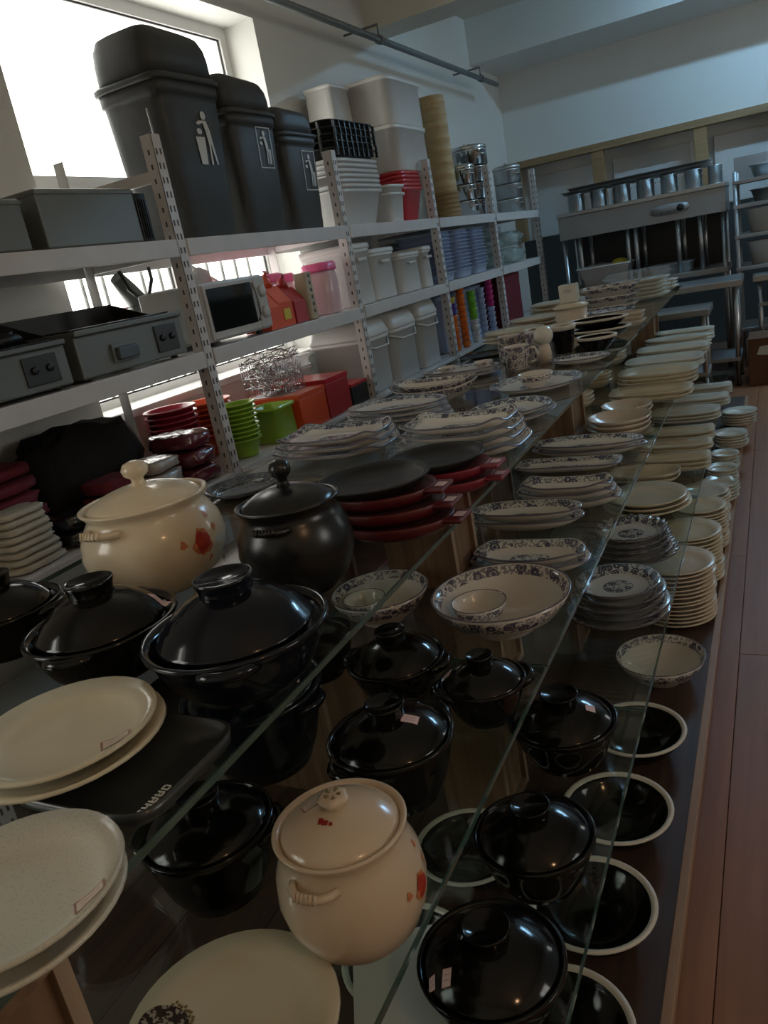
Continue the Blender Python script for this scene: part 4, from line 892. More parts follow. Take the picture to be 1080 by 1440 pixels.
def metal_box(label, yc, w, d, h, vent=True, xo=0.0):
    t = thing('metal_case', label, 'appliance', (FX - d/2 + xo, yc, S1))
    part('case', B(-d/2, d/2, -w/2, w/2, 0.004, h, 0.006), 'appliance_grey', t)
    part('lid_lip', B(-d/2-0.002, d/2+0.004, -w/2-0.002, w/2+0.002, h-0.018, h-0.006, 0.002), 'appliance_grey', t)
    if vent:
        part('side_box', B(-d/2, d/2-0.05, w/2+0.003, w/2+0.125, 0.004, h*0.97, 0.004), 'vent_dark', t, label='dark slotted side box')
        for k in range(9): part('slat', B(d/2-0.052, d/2-0.046, w/2+0.012+k*0.012, w/2+0.017+k*0.012, 0.02, h*0.85), 'appliance_dark', t)
    for sx in (-1, 1):
        for sy in (-1, 1): part('foot', B(sx*(d/2-0.03)-0.012, sx*(d/2-0.03)+0.012, sy*(w/2-0.03)-0.012, sy*(w/2-0.03)+0.012, 0, 0.006), 'appliance_dark', t)
metal_box('wide grey metal case with a dark slotted side box on the top shelf', 2.145, 0.44, 0.34, 0.185)
metal_box('plain grey metal case at the end of the top shelf', 1.57, 0.58, 0.32, 0.155, vent=False)

pr = onx(206, 152, -2.045)
single('wire_rod', MB().tube([(0, 0, 0), (0.0, 0.01, 0.3), (0, 0, pr.z - S1)], 0.0035, 6), 'steel_dull', 'thin metal rod standing upright beside the slotted post on the top shelf', 'rod', (pr.x, pr.y - 0.0, S1))

# griddles on the second shelf
def griddle(label, yc, w, d, h, handle=True):
    t = thing('electric_griddle', label, 'griddle', (FX - d/2, yc, S2))
    part('body', B(-d/2, d/2, -w/2, w/2, 0.01, h*0.8, 0.006), 'appliance_grey', t)
    part('top_frame', B(-d/2, d/2+0.012, -w/2, w/2, h*0.8, h*0.9, 0.004), 'appliance_grey', t)
    part('hot_plate', B(-d/2+0.03, d/2-0.03, -w/2+0.02, w/2-0.02, h*0.9, h*0.93, 0.004), 'hot_plate', t)
    part('splash_guard', MB().box(-d/2, -d/2+0.008, -w/2, w/2, h*0.9, h*1.28).prism([(-d/2, h*0.9), (d/2-0.12, h*0.9), (-d/2, h*1.28)], 'y', -w/2, -w/2+0.006).prism([(-d/2, h*0.9), (d/2-0.12, h*0.9), (-d/2, h*1.28)], 'y', w/2-0.006, w/2), 'hot_plate', t)
    cp = part('control_panel', B(d/2, d/2+0.006, w*0.20, w*0.42, h*0.18, h*0.7, 0.002), 'appliance_dark', t)
    for k in range(2): part('dial', MB().loft([(0.012,0.012,0),(0.012,0.012,0.006),(0.01,0.01,0.008),(0.002,0.002,0.008)], 18), 'appliance_dark', cp, (d/2+0.006, w*(0.26+0.1*k), h*0.45)).rotation_euler = (0, PI/2, 0)
    if handle:
        dr = part('drip_drawer', B(d/2, d/2+0.01, -w*0.23, -w*0.01, h*0.2, h*0.55, 0.003), 'appliance_grey', t)
        part('drawer_pull', B(d/2+0.01, d/2+0.03, -w*0.21, -w*0.03, h*0.24, h*0.48, 0.006), 'pull_blue', dr)
    for sx in (-1, 1):
        for sy in (-1, 1): part('foot', MB().loft([(0.015,0.015,0),(0.012,0.012,0.012)], 12), 'appliance_dark', t, (sx*(d/2-0.04), sy*(w/2-0.04), 0))
    return t
griddle('grey electric griddle with a drawer pull, next to the slotted post', 2.18, 0.54, 0.33, 0.185)
griddle('grey electric griddle with wires piled on it, at the rack end', 1.565, 0.60, 0.33, 0.17, handle=False)
for k in range(3):
    single('cable_coil', MB().lump(0.07, 0.075, 0.022, 2.5, 0.3, 3.5, 20+k), 'cord_black', ['crumpled black cable bundle on the griddle at the rack end', 'second black cable bundle beside it on the griddle', 'black cable bundle near the griddle splash guard'][k], 'cable', (FX-0.14, 1.36+0.185*k, S2+0.1595))
sl = thing('slicing_machine', 'grey rounded machine with a black cord behind the microwave', 'machine', (RB+0.065, 2.88, S2))
part('body', MB().lump(0.055, 0.25, 0.13, 3.0, 0.05, 2, 3), 'appliance_grey', sl)
part('arm', MB().tube([(0,-0.16,0.2),(0,-0.22,0.28),(0,-0.27,0.34)], [0.05,0.04,0.03], 12), 'appliance_grey', sl)
part('round_cap', MB().loft([(0.06,0.06,0),(0.065,0.065,0.01),(0.055,0.055,0.03),(0.01,0.01,0.035)], 26), 'steel_dull', sl, (0.035, 0.22, 0.27)).rotation_euler = (0, PI/2, 0)
part('cord', MB().tube([(0.05,-0.3,0.36),(0.06,-0.28,0.28),(0.06,-0.23,0.24),(0.06,-0.17,0.25),(0.06,-0.13,0.31),(0.05,-0.12,0.36)], 0.008, 8), 'cord_black', sl)

# microwave
mw = thing('microwave_oven', 'white microwave oven with a black glass door on the middle shelf', 'microwave', (FX-0.16, 2.83, S2))
w, d, h = 0.45, 0.32, 0.25
part('case', B(-d/2, d/2, -w/2, w/2, 0.018, h, 0.008), 'microwave_white', mw)
dr = part('door', B(d/2, d/2+0.014, -w/2+0.006, w*0.30, 0.026, h-0.008, 0.004), 'microwave_white', mw)
part('door_glass', B(d/2+0.0142, d/2+0.017, -w/2+0.02, w*0.24, 0.055, h-0.025, 0.001), 'black_glass', dr)
part('door_handle', MB().tube([(d/2+0.014, w*0.27, 0.06),(d/2+0.028, w*0.275, 0.09),(d/2+0.03, w*0.278, 0.14),(d/2+0.026, w*0.275, 0.19),(d/2+0.014, w*0.27, 0.22)], 0.007, 8), 'steel_dull', dr)
cp = part('control_panel', B(d/2, d/2+0.012, w*0.31, w/2-0.004, 0.026, h-0.008, 0.003), 'microwave_white', mw)
for k in range(2):
    part('dial', MB().loft([(0.026,0.026,0),(0.025,0.025,0.012),(0.02,0.02,0.016),(0.003,0.003,0.016)], 22), 'microwave_white', cp, (d/2+0.012, w*0.40, 0.09+0.09*k)).rotation_euler = (0, PI/2, 0)
for sx in (-1, 1):
    for sy in (-1, 1): part('foot', MB().loft([(0.016,0.016,0),(0.013,0.013,0.02)], 12), 'appliance_dark', mw, (sx*(d/2-0.04), sy*(w/2-0.05), 0))

# tubs, crates and jars
def tub_mb(a, b, h, taper=0.8, rim=0.012, t=0.004, e=6, depth=0.06, ribs=0):
    """open tub, a half depth (x), b half width (y)"""
    ta, tb_ = a*taper, b*taper
    r = [(0.01,0.01,0),(ta,tb_,0),(ta+0.003,tb_+0.003,0.006),(a-rim,b-rim,h*0.9),(a-0.002,b-0.002,h*0.905),(a,b,h*0.93),(a,b,h),(a-0.004,b-0.004,h),(a-rim-t,b-rim-t,h*0.95),(ta-t+0.001,tb_-t+0.001,0.012),(0.01,0.01,0.01)]
    return MB().loft(r, 48, e, fn=(lambda th, i, rr: (1 + (0.012*math.cos(ribs*th) if i in (2,3) else 0), 0)) if ribs else None)
def tubs(name, n, yc, a, b, h, dz, mat, label, cat, base, xo=0.0, taper=0.85, e=6, ribs=0, jit=0.003, z0=None):
    me = tub_mb(a, b, h, taper=taper, e=e, ribs=ribs).mesh(name, mat); out = []
    for i in range(n):
        rnd = random.Random(int(yc*100)+i)
        o = link(name, me, None, (FX-a+xo+rnd.uniform(-jit, jit), yc+rnd.uniform(-jit, jit), base+(n-1-i)*dz), rnd.uniform(-0.01, 0.01))
        tag(o, label + nth(i, n), cat, label if n > 1 else None); out.append(o)
    return out
# top shelf past the bins
tubs('white_basin', 7, 4.27, 0.18, 0.29, 0.19, 0.026, 'frost_tub', 'frosted white basin in the stack under the black crates', 'tub', S1, taper=0.72)
tubs('black_crate', 5, 4.27, 0.185, 0.30, 0.05, 0.034, 'black_tub', 'flat black lattice tray on top of the frosted basins', 'tray', S1+6*0.026+0.192, taper=0.85)
for o in [o for o in bpy.data.objects if o.name.startswith('black_crate')]:
    rb = MB()
    for k in range(-4, 5): rb.box(0.176, 0.189, k*0.06-0.006, k*0.06+0.006, 0.010, 0.042)
    for k in range(-2, 3): rb.box(k*0.06-0.006, k*0.06+0.006, -0.304, -0.29, 0.010, 0.042)
    p = part('lattice_ribs', rb, 'black_tub', o); p['kind'] = 'stuff'
tubs('white_tub', 2, 4.715, 0.12, 0.135, 0.17, 0.045, 'white_tub', 'small white tub in front of the red crates', 'tub', S1, taper=0.75)
tubs('red_crate', 5, 5.06, 0.17, 0.185, 0.21, 0.024, 'red_tub', 'red plastic crate nested under the large white tubs', 'crate', S1, xo=-0.03, taper=0.7)
big = tubs('white_crate', 1, 5.18, 0.2, 0.30, 0.27, 0.1, 'white_tub', 'large white ribbed tub standing on the red crates', 'tub', S1+0.309, xo=-0.03, taper=0.93, ribs=24)
big = tubs('white_crate', 1, 5.18, 0.2, 0.31, 0.27, 0.1, 'white_tub', 'large white ribbed tub, upper of two, above the red crates', 'tub', S1+0.582, xo=-0.03, taper=0.93, ribs=24)
single('canvas_roll', MB().lump(0.1, 0.2, 0.035, 2.4, 0.1, 2, 2), 'beige_card', 'beige rolled cloth lying in the uppermost white tub', 'cloth', (FX-0.23, 5.18, S1+0.582+0.03))
tubs('white_crate', 2, 4.725, 0.105, 0.14, 0.3, 0.302, 'white_tub', 'white square tub behind the frosted basins against the wall', 'tub', S1, xo=-0.262, taper=0.92)
tubs('white_crate', 1, 4.725, 0.105, 0.14, 0.22, 0.28, 'white_tub', 'white square tub topping the wall-side pair', 'tub', S1+0.606, xo=-0.262, taper=0.92)
# bamboo steamers
def bamboo(label, n, yc, R, h, base, mat, x):
    for i in range(n):
        t = thing('bamboo_steamer', label + nth(n-1-i, n), 'steamer', (x, yc, base + i*(h+0.001)), 0.3*i, group=label)
        part('wall', MB().loft([(R,R,0),(R,R,h*0.3),(R*1.02,R*1.02,h*0.32),(R*1.02,R*1.02,h*0.68),(R,R,h*0.7),(R,R,h),(R*0.94,R*0.94,h),(R*0.94,R*0.94,0)], 36, caps=(False, False)), mat, t)
        part('slatted_floor', MB().loft([(0.005,0.005,h*0.2),(R*0.95,R*0.95,h*0.2),(R*0.95,R*0.95,h*0.26),(0.005,0.005,h*0.26)], 30), mat, t)
bamboo('dark woven bamboo steamer at the foot of the bamboo tower', 6, 5.80, 0.105, 0.03, S1, 'bamboo_dark', FX-0.11)
bamboo('pale bamboo steamer in the tall tower beside the white tubs', 8, 5.80, 0.098, 0.078, S1+6*0.031, 'bamboo', FX-0.11)
def stock_tier(label, n, yc, R, h, base, x, mat='steel_bright'):
    for i in range(n):
        t = thing('steel_steamer', label + nth(n-1-i, n), 'steamer', (x, yc, base + i*(h+0.001)), 0.0, group=label)
        part('wall', MB().loft([(0.01,0.01,0),(R*0.95,R*0.95,0),(R*0.95,R*0.95,h*0.08),(R*0.985,R*0.985,h*0.1),(R*0.985,R*0.985,h*0.9),(R,R,h*0.92),(R,R,h),(R*0.96,R*0.96,h),(R*0.96,R*0.96,0.006),(0.01,0.01,0.006)] if i < n-1 else [(0.01,0.01,0),(R,R,0),(R*1.02,R*1.02,h*0.1),(R*1.0,R*1.0,h*0.22),(R*0.8,R*0.8,h*0.3),(R*0.3,R*0.3,h*0.35),(0.01,0.01,h*0.36)], 40), mat, t)
        if i < n-1:
            for th in (-0.5, PI-0.5): part('handle', arc_handle(R*0.99, th, h*0.6, 0.08, 0.03, 0.005), mat, t)
        else: part('knob', MB().loft([(0.02,0.02,h*0.32),(0.018,0.018,h*0.42),(0.02,0.02,h*0.46),(0.003,0.003,h*0.46)], 16), mat, t)
stock_tier('large round steel steamer pot in the tower past the bamboo', 5, 6.60, 0.165, 0.125, S1, FX-0.17)
stock_tier('small round steel steamer pot in front of the steel tower', 4, 6.235, 0.115, 0.115, S1, FX-0.12)
stock_tier('round steel steamer pot at the rack end by the back wall', 4, 7.55, 0.125, 0.125, S1, FX-0.13, 'steel')
single('plastic_bag', MB().lump(0.1, 0.085, 0.1, 2.4, 0.25, 3, 9), 'wrap_film', 'bag of clear crumpled plastic between bamboo and steel steamers', 'bag', (FX-0.38, 6.06, S1))

# middle shelf past the microwave
def scoop(label, yc, xo, s_, mat):
    t = thing('plastic_dispenser', label, 'dispenser', (FX-0.09+xo, yc, S2))
    part('body', MB().prism([(-0.07*s_,0),(0.08*s_,0),(0.08*s_,0.1*s_),(0.02*s_,0.17*s_),(-0.07*s_,0.19*s_)], 'y', -0.055*s_, 0.055*s_), mat, t)
    part('nozzle', MB().tube([(0.0,0,0.17*s_),(0.0,0.0,0.21*s_),(0.015*s_,0.0,0.235*s_)], [0.03*s_,0.022*s_,0.014*s_], 12), mat, t)
    return t
scoop('orange red plastic dispenser beside the microwave', 3.125, 0.0, 0.95, 'orange_red')
t = scoop('orange red plastic dispenser with a yellow label', 3.255, -0.03, 1.1, 'orange_red')
part('yellow_label', B(0.0895, 0.091, -0.03, 0.03, 0.03, 0.08), 'yellow', t)
scoop('tall dark red plastic dispenser before the perforated holder', 3.385, -0.02, 1.0, 'deep_red')
cs = thing('chopstick_holder', 'beige perforated upright holder next to the red dispensers', 'holder', (FX-0.05, 3.485, S2))
part('shell', MB().loft([(0.01,0.01,0),(0.034,0.034,0),(0.036,0.036,0.004),(0.036,0.036,0.225),(0.032,0.032,0.225),(0.032,0.032,0.01),(0.01,0.01,0.01)], 24, 5), 'beige_card', cs)
for k in range(6): part('hole', B(0.0355, 0.0372, -0.007, 0.007, 0.03+0.034*k, 0.046+0.034*k), 'slot_dark', cs)
def jar(label, x, y, R, h, lidm='pink_lid', rz=0):
    t = thing('storage_jar', label, 'jar', (x, y, S2), rz)
    part('body', MB().loft([(0.01,0.01,0),(R*0.9,R*0.9,0),(R*0.96,R*0.96,0.01),(R,R,h*0.8),(R*0.9,R*0.9,h*0.92),(R*0.86,R*0.86,h),(R*0.82,R*0.82,h),(R*0.95,R*0.95,h*0.78),(R*0.9,R*0.9,0.012),(0.01,0.01,0.012)], 36, 3), 'pink_jar', t)
    part('lid', MB().loft([(0.01,0.01,h-0.004),(R*0.98,R*0.98,h-0.004),(R*0.99,R*0.99,h+0.005),(R*0.97,R*0.97,h+0.03),(R*0.85,R*0.85,h+0.04),(0.01,0.01,h+0.04)], 36, 3), lidm, t, label='bright pink lid')
jar('frosted pink jar with a pink lid behind the orange dispensers', -2.31, 3.475, 0.095, 0.21)
jar('frosted jar with a pink lid in front of the diagonal stay', -2.13, 3.75, 0.085, 0.22)
jar('frosted jar with a pink lid against the wall behind another jar', -2.36, 3.70, 0.085, 0.2)
for k, (yc, b, h, xo, lab) in enumerate(((4.08, 0.145, 0.33, 0.0, 'tall white lidded box behind the slotted post'), (4.42, 0.17, 0.29, -0.02, 'white lidded box between two white boxes on the middle shelf'), (4.79, 0.17, 0.24, -0.01, 'white lidded box with drawers below it'), (5.05, 0.08, 0.26, 0.0, 'narrow white lidded box beside the blue trays'))):
    t = thing('white_box', lab, 'box', (FX-0.17+xo, yc, S2))
    part('body', tub_mb(0.16, b, h*0.93, taper=0.92, e=8), 'white_tub', t)
    part('lid', MB().loft([(0.01,0.01,h*0.9),(0.163,b+0.003,h*0.9),(0.166,b+0.006,h*0.92),(0.16,b,h*0.99),(0.14,b-0.02,h),(0.01,0.01,h)], 48, 8), 'white_tub', t)
    part('handle', MB().box(0.155, 0.172, -0.05, 0.05, h*0.7, h*0.76, 0.004), 'white_tub', t)
for k, yc in enumerate((5.42, 5.80, 6.18)):
    tubs('blue_tray', 12, yc, 0.17, 0.155, 0.06, 0.025, 'blue_tray', ['light blue shallow tray in the stack next to the white boxes', 'light blue shallow tray in the middle blue stack', 'light blue shallow tray in the stack next to the plastic bags'][k], 'tray', S2, taper=0.85)
for k in range(3):
    single('plastic_bag', MB().lump(0.15, 0.14, 0.052, 3, 0.2, 3.2, 30+k), 'teal_film', ['clear bag of glassware at the bottom of the rack end bay', 'clear bag of glassware on another bag at the rack end', 'topmost clear bag of glassware at the rack end'][k], 'bag', (FX-0.19, 6.80+0.01*k, S2+0.118*k))
for k in range(2):
    single('plastic_bag', MB().lump(0.17, 0.2, 0.065, 3, 0.25, 3.2, 40+k), 'teal_film', ['clear bag of glassware by the corner', 'clear bag of glassware piled on the one by the corner'][k], 'bag', (FX-0.2, 7.40, S2+0.145*k))

# bottom shelf that shows above the glass tier
tubs('plastic_basin', 8, 2.64, 0.115, 0.115, 0.1, 0.024, 'crimson_bowl', 'crimson round basin in the stack behind the wrapped packs', 'basin', S3, xo=-0.225, e=2, taper=0.7)
tubs('plastic_basin', 7, 2.89, 0.115, 0.115, 0.1, 0.024, 'orange_red', 'orange red round basin beside the crimson basins', 'basin', S3, xo=-0.225, e=2, taper=0.7)
tubs('lime_bowl', 9, 2.77, 0.082, 0.082, 0.08, 0.0195, 'lime', 'lime green round bowl in the tall stack by the slotted post', 'bowl', S3, e=2, taper=0.6)
tubs('lime_crate', 1, 3.03, 0.09, 0.095, 0.165, 0.03, 'lime', 'lime green rectangular crate beside the lime bowls', 'crate', S3, taper=0.88)
def carton(name, label, yc, w, d, h, mat, xo=0.0, lid=None, z=None):
    t = thing(name, label, 'box', (FX-d/2+xo, yc, S3 if z is None else z))
    part('body', B(-d/2, d/2, -w/2, w/2, 0, h*0.86, 0.003), mat, t)
    part('lid', B(-d/2-0.003, d/2+0.003, -w/2-0.003, w/2+0.003, h*0.86, h, 0.003), lid or mat, t)
    return t
carton('orange_box', 'orange red lidded box between the lime crate and the red box', 3.27, 0.25, 0.34, 0.18, 'orange_red')
carton('red_box', 'tall red box with a dark lower half under the wire basket', 3.53, 0.24, 0.34, 0.2, 'deep_red', lid='red_tub')
carton('red_box', 'black box with a red lid beside the slotted post', 3.765, 0.19, 0.28, 0.12, 'black_tub', lid='red_tub')
wb_ = thing('wire_basket', 'tangle of thin steel wire in a basket standing on the orange box', 'basket', (FX-0.2, 3.27, S3+0.1805))
bk = MB(); a, b, h = 0.1, 0.115, 0.18
for k in range(13):
    y = -b + 2*b*k/12
    bk.tube([(a, y, 0), (a, y, h)], 0.0022, 4).tube([(-a, y, 0), (-a, y, h)], 0.0022, 4).tube([(-a, y, 0.002), (a, y, 0.002)], 0.0022, 4)
for z in (0.002, 0.05, 0.1, 0.168): bk.tube([(-a,-b,z),(a,-b,z),(a,b,z),(-a,b,z)], 0.003, 4, closed=True)
o = part('mesh_wires', bk, 'steel', wb_); o['kind'] = 'stuff'
tg = MB(); rnd = random.Random(5)
for k in range(110):
    p0 = Vector((rnd.uniform(-a, a), rnd.uniform(-b, b), rnd.uniform(0.01, h*1.05))); pts = [p0]
    for q in range(4):
        p0 = p0 + Vector((rnd.uniform(-0.06, 0.06), rnd.uniform(-0.06, 0.06), rnd.uniform(-0.03, 0.04))); p0.x = max(-a, min(a, p0.x)); p0.y = max(-b, min(b, p0.y)); p0.z = max(0.008, min(h*1.15, p0.z)); pts.append(p0)
    tg.tube(pts, 0.0022, 4)
o = part('wire_tangle', tg, 'steel_bright', wb_); o['kind'] = 'stuff'
tb2 = tubs('clear_tub', 2, 3.77, 0.075, 0.1, 0.24, 0.06, 'clear_tub', 'cloudy clear tub by the window reveal', 'tub', S3, xo=-0.31, taper=0.72)
for k, (yc, b, h, lab) in enumerate(((4.12, 0.17, 0.40, 'large white lidded bin on the bottom shelf by the post'), (4.52, 0.19, 0.40, 'white lidded bin in the middle of the bottom shelf'), (4.92, 0.17, 0.42, 'white lidded bin at the end of the row by the coloured cups'))):
    t = thing('white_bin', lab, 'bin', (FX-0.2, yc, S3))
    part('body', tub_mb(0.19, b, h*0.8, taper=0.9, e=8), 'white_tub', t)
    part('lid', MB().loft([(0.01,0.01,h*0.78),(0.193,b+0.003,h*0.78),(0.196,b+0.006,h*0.8),(0.19,b,h*0.86),(0.17,b-0.02,h),(0.01,0.01,h)], 48, 7), 'white_tub', t)
    part('handle', MB().tube([(0.16, -b-0.004, h*0.7), (0.2, -b*0.5, h*0.62), (0.205, b*0.5, h*0.62), (0.16, b+0.004, h*0.7)], 0.006, 6), 'white_tub', t)
def cup_column(label, yc, n, mats, R=0.035, h=0.042):
    for i in range(n):
        m = mats[min(i*len(mats)//n, len(mats)-1)]
        me = MB().loft([(0.004,0.004,0),(R*0.7,R*0.7,0),(R*0.8,R*0.8,h*0.5),(R,R,h*0.92),(R,R,h),(R*0.9,R*0.9,h),(R*0.7,R*0.7,h*0.3),(0.004,0.004,h*0.3)], 18)
        single('stacking_cup', me, m, label + nth(n-1-i, n), 'cup', (FX-0.04, yc, S3+i*0.0425), group=label)
cup_column('small orange and violet cup in the column by the post', 5.42, 9, ['orange']*6 + ['violet']*2 + ['yellow'])
cup_column('small orange cup in the tall all-orange column', 5.62, 10, ['orange'])
cup_column('small green cup in the green column beside the orange cups', 5.86, 9, ['white_tub']*4 + ['green_ring']*5)
cup_column('small pale blue cup in the column beside the green cups', 6.08, 9, ['blue_tray'])
cup_column('small magenta cup in the column next to the dark red carton', 6.30, 10, ['blue_tray']*5 + ['magenta']*5)
for k, (yc, lab) in enumerate(((5.52, 'tall translucent blue-grey container behind the orange cups'), (5.86, 'tall translucent blue-grey container behind the green cups'), (6.2, 'tall translucent blue-grey container behind the magenta cups'))):
    tubs('blue_container', 1, yc, 0.15, 0.15, 0.4, 0.1, 'blue_tray', lab, 'container', S3, xo=-0.1, taper=0.93)
carton('dark_red_carton', 'dark red carton on the bottom shelf past the coloured cups', 6.82, 0.5, 0.34, 0.42, 'maroon_cloth', xo=0.0)
# cloth and wrapped packs near the rack end
def lumps(name, label, n, x, yc, sx, sy, sz, mat, seed, base=S3, cat='cloth', amp=0.08, e=4, dx=0.01):
    z = base
    for i in range(n):
        rnd = random.Random(seed+i)
        o = single(name, MB().lump(sx*(1-0.03*i), sy*(1-0.03*i), sz, e, amp, 3, seed+i), mat, label + nth(n-1-i, n), cat, (x+rnd.uniform(-dx, dx), yc+rnd.uniform(-dx, dx), z), rnd.uniform(-0.06, 0.06), group=label if n > 1 else None)
        z += sz*2.04
lumps('wrapped_pack', 'plastic wrapped maroon pack piled against the slotted post', 3, FX-0.12, 2.40, 0.13, 0.09, 0.034, 'wrapped_maroon', 51, cat='pack', amp=0.12, dx=0.004)
lumps('wrapped_pack', 'plastic wrapped grey pack in front of the black bag', 3, FX-0.09, 2.19, 0.09, 0.09, 0.026, 'wrapped_grey', 61, cat='pack', amp=0.14, dx=0.004)
lumps('black_bag', 'large black cloth bag slumped behind the wrapped packs', 1, FX-0.32, 2.08, 0.12, 0.26, 0.165, 'black_cloth', 71, cat='bag', amp=0.16, e=3)
lumps('folded_cloth', 'dark red folded cloth in the pile before the black bag', 3, FX-0.085, 1.965, 0.085, 0.1, 0.026, 'maroon_cloth', 81, dx=0.003)
lumps('folded_cloth', 'bright red folded cloth in the tall pile at the rack end', 6, FX-0.3, 1.64, 0.15, 0.15, 0.024, 'red_cloth', 91)
lumps('wrapped_pack', 'black plastic wrapped pack at the shelf front', 2, FX-0.07, 1.76, 0.075, 0.085, 0.026, 'wrapped_black', 101, cat='pack', amp=0.14, dx=0.003)
lumps('cream_cloth', 'cream folded cloth in the pile at the shelf front', 8, FX-0.075, 1.555, 0.075, 0.1, 0.0115, 'cream_cloth', 111, amp=0.1, dx=0.004)

# ------------------------------------------------------------------ steel furniture at the back
def steel_table(label, x0, x1, y0, y1, z, shelf=0.2, apron=0.05):
    t = thing('steel_table', label, 'table', (x0, y0, 0)); w, d = x1-x0, y1-y0
    part('top', B(0, w, 0, d, z-apron, z, 0.006), 'steel', t)
    for x in (0.05, w-0.05):
        for y in (0.05, d-0.05):
            lg = part('leg', MB().tube([(x, y, 0.03), (x, y, z-apron)], 0.02, 12), 'steel', t)
            part('foot', MB().loft([(0.016,0.016,0),(0.024,0.024,0.012),(0.02,0.02,0.035)], 12), 'appliance_dark', lg, (x, y, 0))
    if shelf: part('lower_shelf', B(0.03, w-0.03, 0.03, d-0.03, shelf, shelf+0.03, 0.004), 'steel_dull', t)
    return t
steel_table('low steel work table right behind the display', -1.35, -0.44, 6.3, 6.72, 0.70)
steel_table('steel work table between the low table and the steel cabinet stand', -1.35, -0.235, 6.8, 7.35, 0.83)
st = thing('steel_stand', 'tall steel stand with a control knob on its deep front panel', 'stand', (-1.78, 7.7, 0))
w, d = 1.42, 0.6
part('top', B(-0.01, w+0.01, -0.01, d, 1.53, 1.565, 0.006), 'steel', st)
part('front_panel', B(0, w, 0, 0.03, 1.33, 1.53, 0.004), 'steel_dull', st)
part('side_panel', B(0, 0.03, 0.03, d, 1.33, 1.53), 'steel_dull', st); part('side_panel', B(w-0.03, w, 0.03, d, 1.33, 1.53), 'steel_dull', st)
cp = part('control_plate', MB().loft([(0.005,0.005,0),(0.16,0.045,0),(0.158,0.043,0.006),(0.005,0.005,0.006)], 32, 3), 'steel_dull', st, (0.97, 0.0, 1.43)); cp.rotation_euler = (PI/2, 0, 0)
kb = part('knob', MB().loft([(0.03,0.03,0),(0.03,0.03,0.02),(0.026,0.026,0.026),(0.003,0.003,0.026)], 24), 'appliance_dark', st, (1.06, -0.006, 1.43)); kb.rotation_euler = (PI/2, 0, 0)
for k in range(2):
    o = part('indicator', MB().loft([(0.007,0.007,0),(0.006,0.006,0.005),(0.001,0.001,0.005)], 10), 'appliance_dark', st, (0.9+0.06*k, -0.006, 1.41)); o.rotation_euler = (PI/2, 0, 0)
for x in (0.03, 0.17, w*0.42, w*0.47, w*0.72, w*0.85, w-0.03):
    for y in (0.04, d-0.04): part('leg', MB().tube([(x, y, 0.0 if x in (0.03, w-0.03) else 0.88), (x, y, 1.33)], 0.019, 12), 'steel', st)
part('lower_shelf', B(0, w, 0, d, 0.83, 0.88, 0.004), 'steel_dull', st)
part('back_panel', B(0.02, w-0.02, d-0.02, d, 0.88, 1.33), 'appliance_dark', st)
t = thing('plastic_tub', 'grey plastic tub with wrapped goods on the lower shelf of the steel stand', 'tub', (-1.42, 7.85, 0.8805))
part('shell', MB().loft([(0.01,0.01,0),(0.21,0.13,0),(0.25,0.16,0.16),(0.26,0.17,0.165),(0.255,0.165,0.175),(0.24,0.15,0.17),(0.205,0.125,0.01),(0.01,0.01,0.01)], 44, 5), 'white_tub', t)
single('wrapped_goods', MB().lump(0.11, 0.09, 0.09, 2.4, 0.3, 3, 6), 'wrap_film', 'clear plastic wrapped goods heaped in the grey tub', 'pack', (-1.49, 7.85, 0.897))
single('yellow_pack', MB().lump(0.07, 0.06, 0.055, 2.4, 0.2, 3, 8), 'yellow', 'yellow pack sticking out of the grey tub', 'pack', (-1.29, 7.86, 0.98))
single('steel_basin', tub_mb(0.2, 0.14, 0.09, taper=0.85), 'steel_dull', 'shallow steel basin on the shelf beside the grey tub', 'basin', (-0.84, 7.87, 0.8805))
for k, (x, r, h) in enumerate(((-1.63, 0.078, 0.15), (-1.425, 0.075, 0.15), (-1.22, 0.078, 0.15), (-1.015, 0.078, 0.15), (-0.815, 0.074, 0.15), (-0.615, 0.075, 0.15), (-0.44, 0.06, 0.15))):
    t = thing('steel_pot', ['dull steel pot at the wall end of the row on the stand', 'steel pot second from the wall end on the stand', 'steel pot third from the wall end on the stand', 'steel pot in the middle of the row above the control knob', 'steel pot just past the control knob', 'steel pot second from the free end of the stand', 'smallest steel pot at the free end of the stand'][k], 'pot', (x, 7.86, 1.5655), group='steel pots in a row on the steel stand')
    part('body', MB().loft([(0.005,0.005,0),(r*0.95,r*0.95,0),(r*0.97,r*0.97,0.01),(r*0.97,r*0.97,h*0.95),(r*1.05,r*1.05,h*0.96),(r*1.05,r*1.05,h),(r*0.93,r*0.93,h),(r*0.92,r*0.92,0.01),(0.005,0.005,0.01)], 30), 'steel', t)
    for th in (0.0, PI): part('handle', arc_handle(r*0.97, th, h*0.7, 0.05, 0.014, 0.004), 'steel', t)
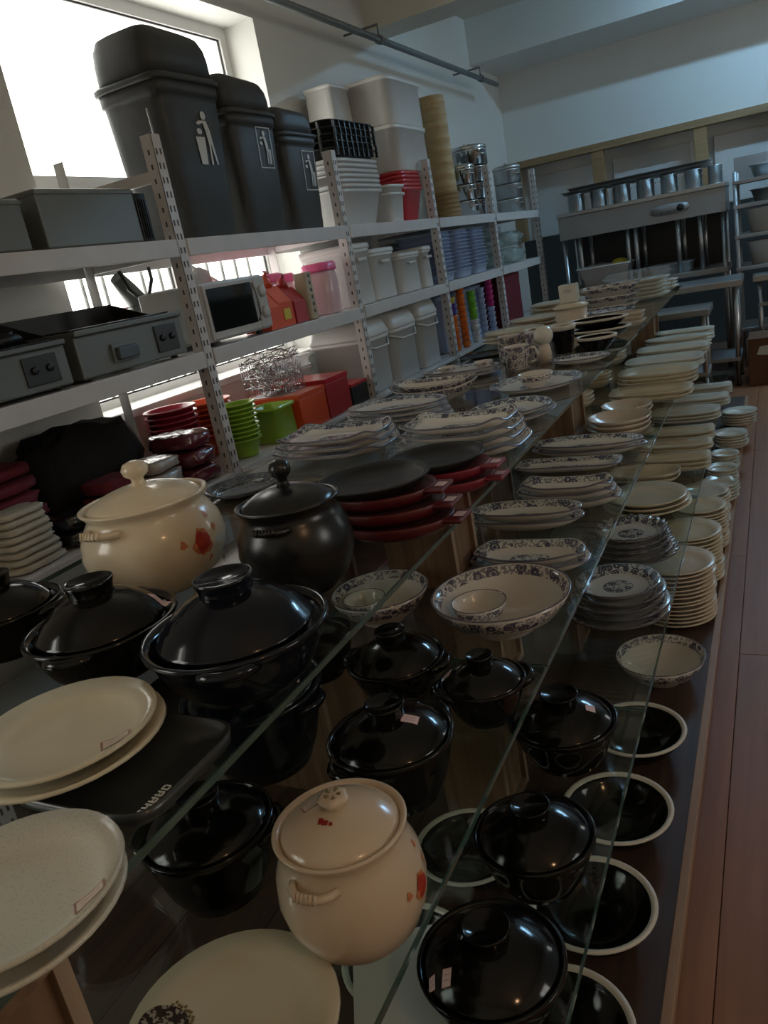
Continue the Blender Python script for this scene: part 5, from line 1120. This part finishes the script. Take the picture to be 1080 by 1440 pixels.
for k in range(2):
    single('steel_tray', MB().loft([(0.02,0.02,0),(0.62-0.03*k,0.16,0),(0.64-0.03*k,0.18,0.025),(0.65-0.03*k,0.19,0.027),(0.63-0.03*k,0.17,0.022),(0.02,0.02,0.005)], 40, 8), 'steel_dull', ['long flat steel tray lying across the row of steel pots', 'upper long steel tray over the row of pots'][k], 'tray', (-1.12+0.03*k, 7.98, 1.718+0.0275*k))
# second steel unit and the carton on the floor
s2 = thing('steel_rack', 'open steel rack with trays beside the steel stand', 'rack', (-0.30, 7.55, 0)); w = 0.95
for x in (0.02, w-0.02):
    for y in (0.02, 0.5): part('post', MB().tube([(x, y, 0), (x, y, 1.62)], 0.018, 10), 'steel_dull', s2)
for z in (0.35, 0.86, 1.12, 1.36, 1.55): part('shelf', B(0, w, 0, 0.52, z-0.03, z, 0.004), 'steel_dull', s2)
part('splash_back', B(0, w, 0.5, 0.52, 1.55, 1.75, 0.004), 'steel_dull', s2)
for k, z in enumerate((0.8605, 1.1205)):
    single('white_bucket', MB().loft([(0.01,0.01,0),(0.08,0.08,0),(0.11,0.11,0.18),(0.116,0.116,0.182),(0.116,0.116,0.19),(0.1,0.1,0.188),(0.075,0.075,0.01),(0.01,0.01,0.01)], 30), 'white_tub', ['white tapered bucket on the middle shelf of the steel rack', 'white tapered bucket on the upper shelf of the steel rack'][k], 'bucket', (-0.1, 7.78, z))
for k in range(2): single('steel_basin', tub_mb(0.2, 0.16, 0.1, taper=0.8, e=4), 'steel', ['upturned-rim steel basin on the upper rack shelf', 'steel basin on the topmost rack shelf by the splash back'][k], 'basin', (0.02, 7.8, (1.3605, 1.5505)[k]))
cb = thing('cardboard_carton', 'brown cardboard carton with a torn white label on the floor', 'carton', (0.05, 7.0, 0))
part('body', B(-0.26, 0.26, -0.2, 0.2, 0, 0.36, 0.004), 'carton', cb)
part('flap', B(-0.26, 0.26, -0.2, -0.002, 0.3605, 0.364), 'carton', cb); part('flap', B(-0.26, 0.26, 0.002, 0.2, 0.3605, 0.364), 'carton', cb)
part('torn_label', MB().quad([(-0.2,-0.2012,0.24),(-0.1,-0.2012,0.23),(-0.07,-0.2012,0.27),(-0.1,-0.2012,0.31),(-0.18,-0.2012,0.3)]), 'paper', cb)
st3 = steel_table('steel side table above the brown carton', -0.17, 0.7, 7.24, 7.5, 0.80, shelf=0.55)
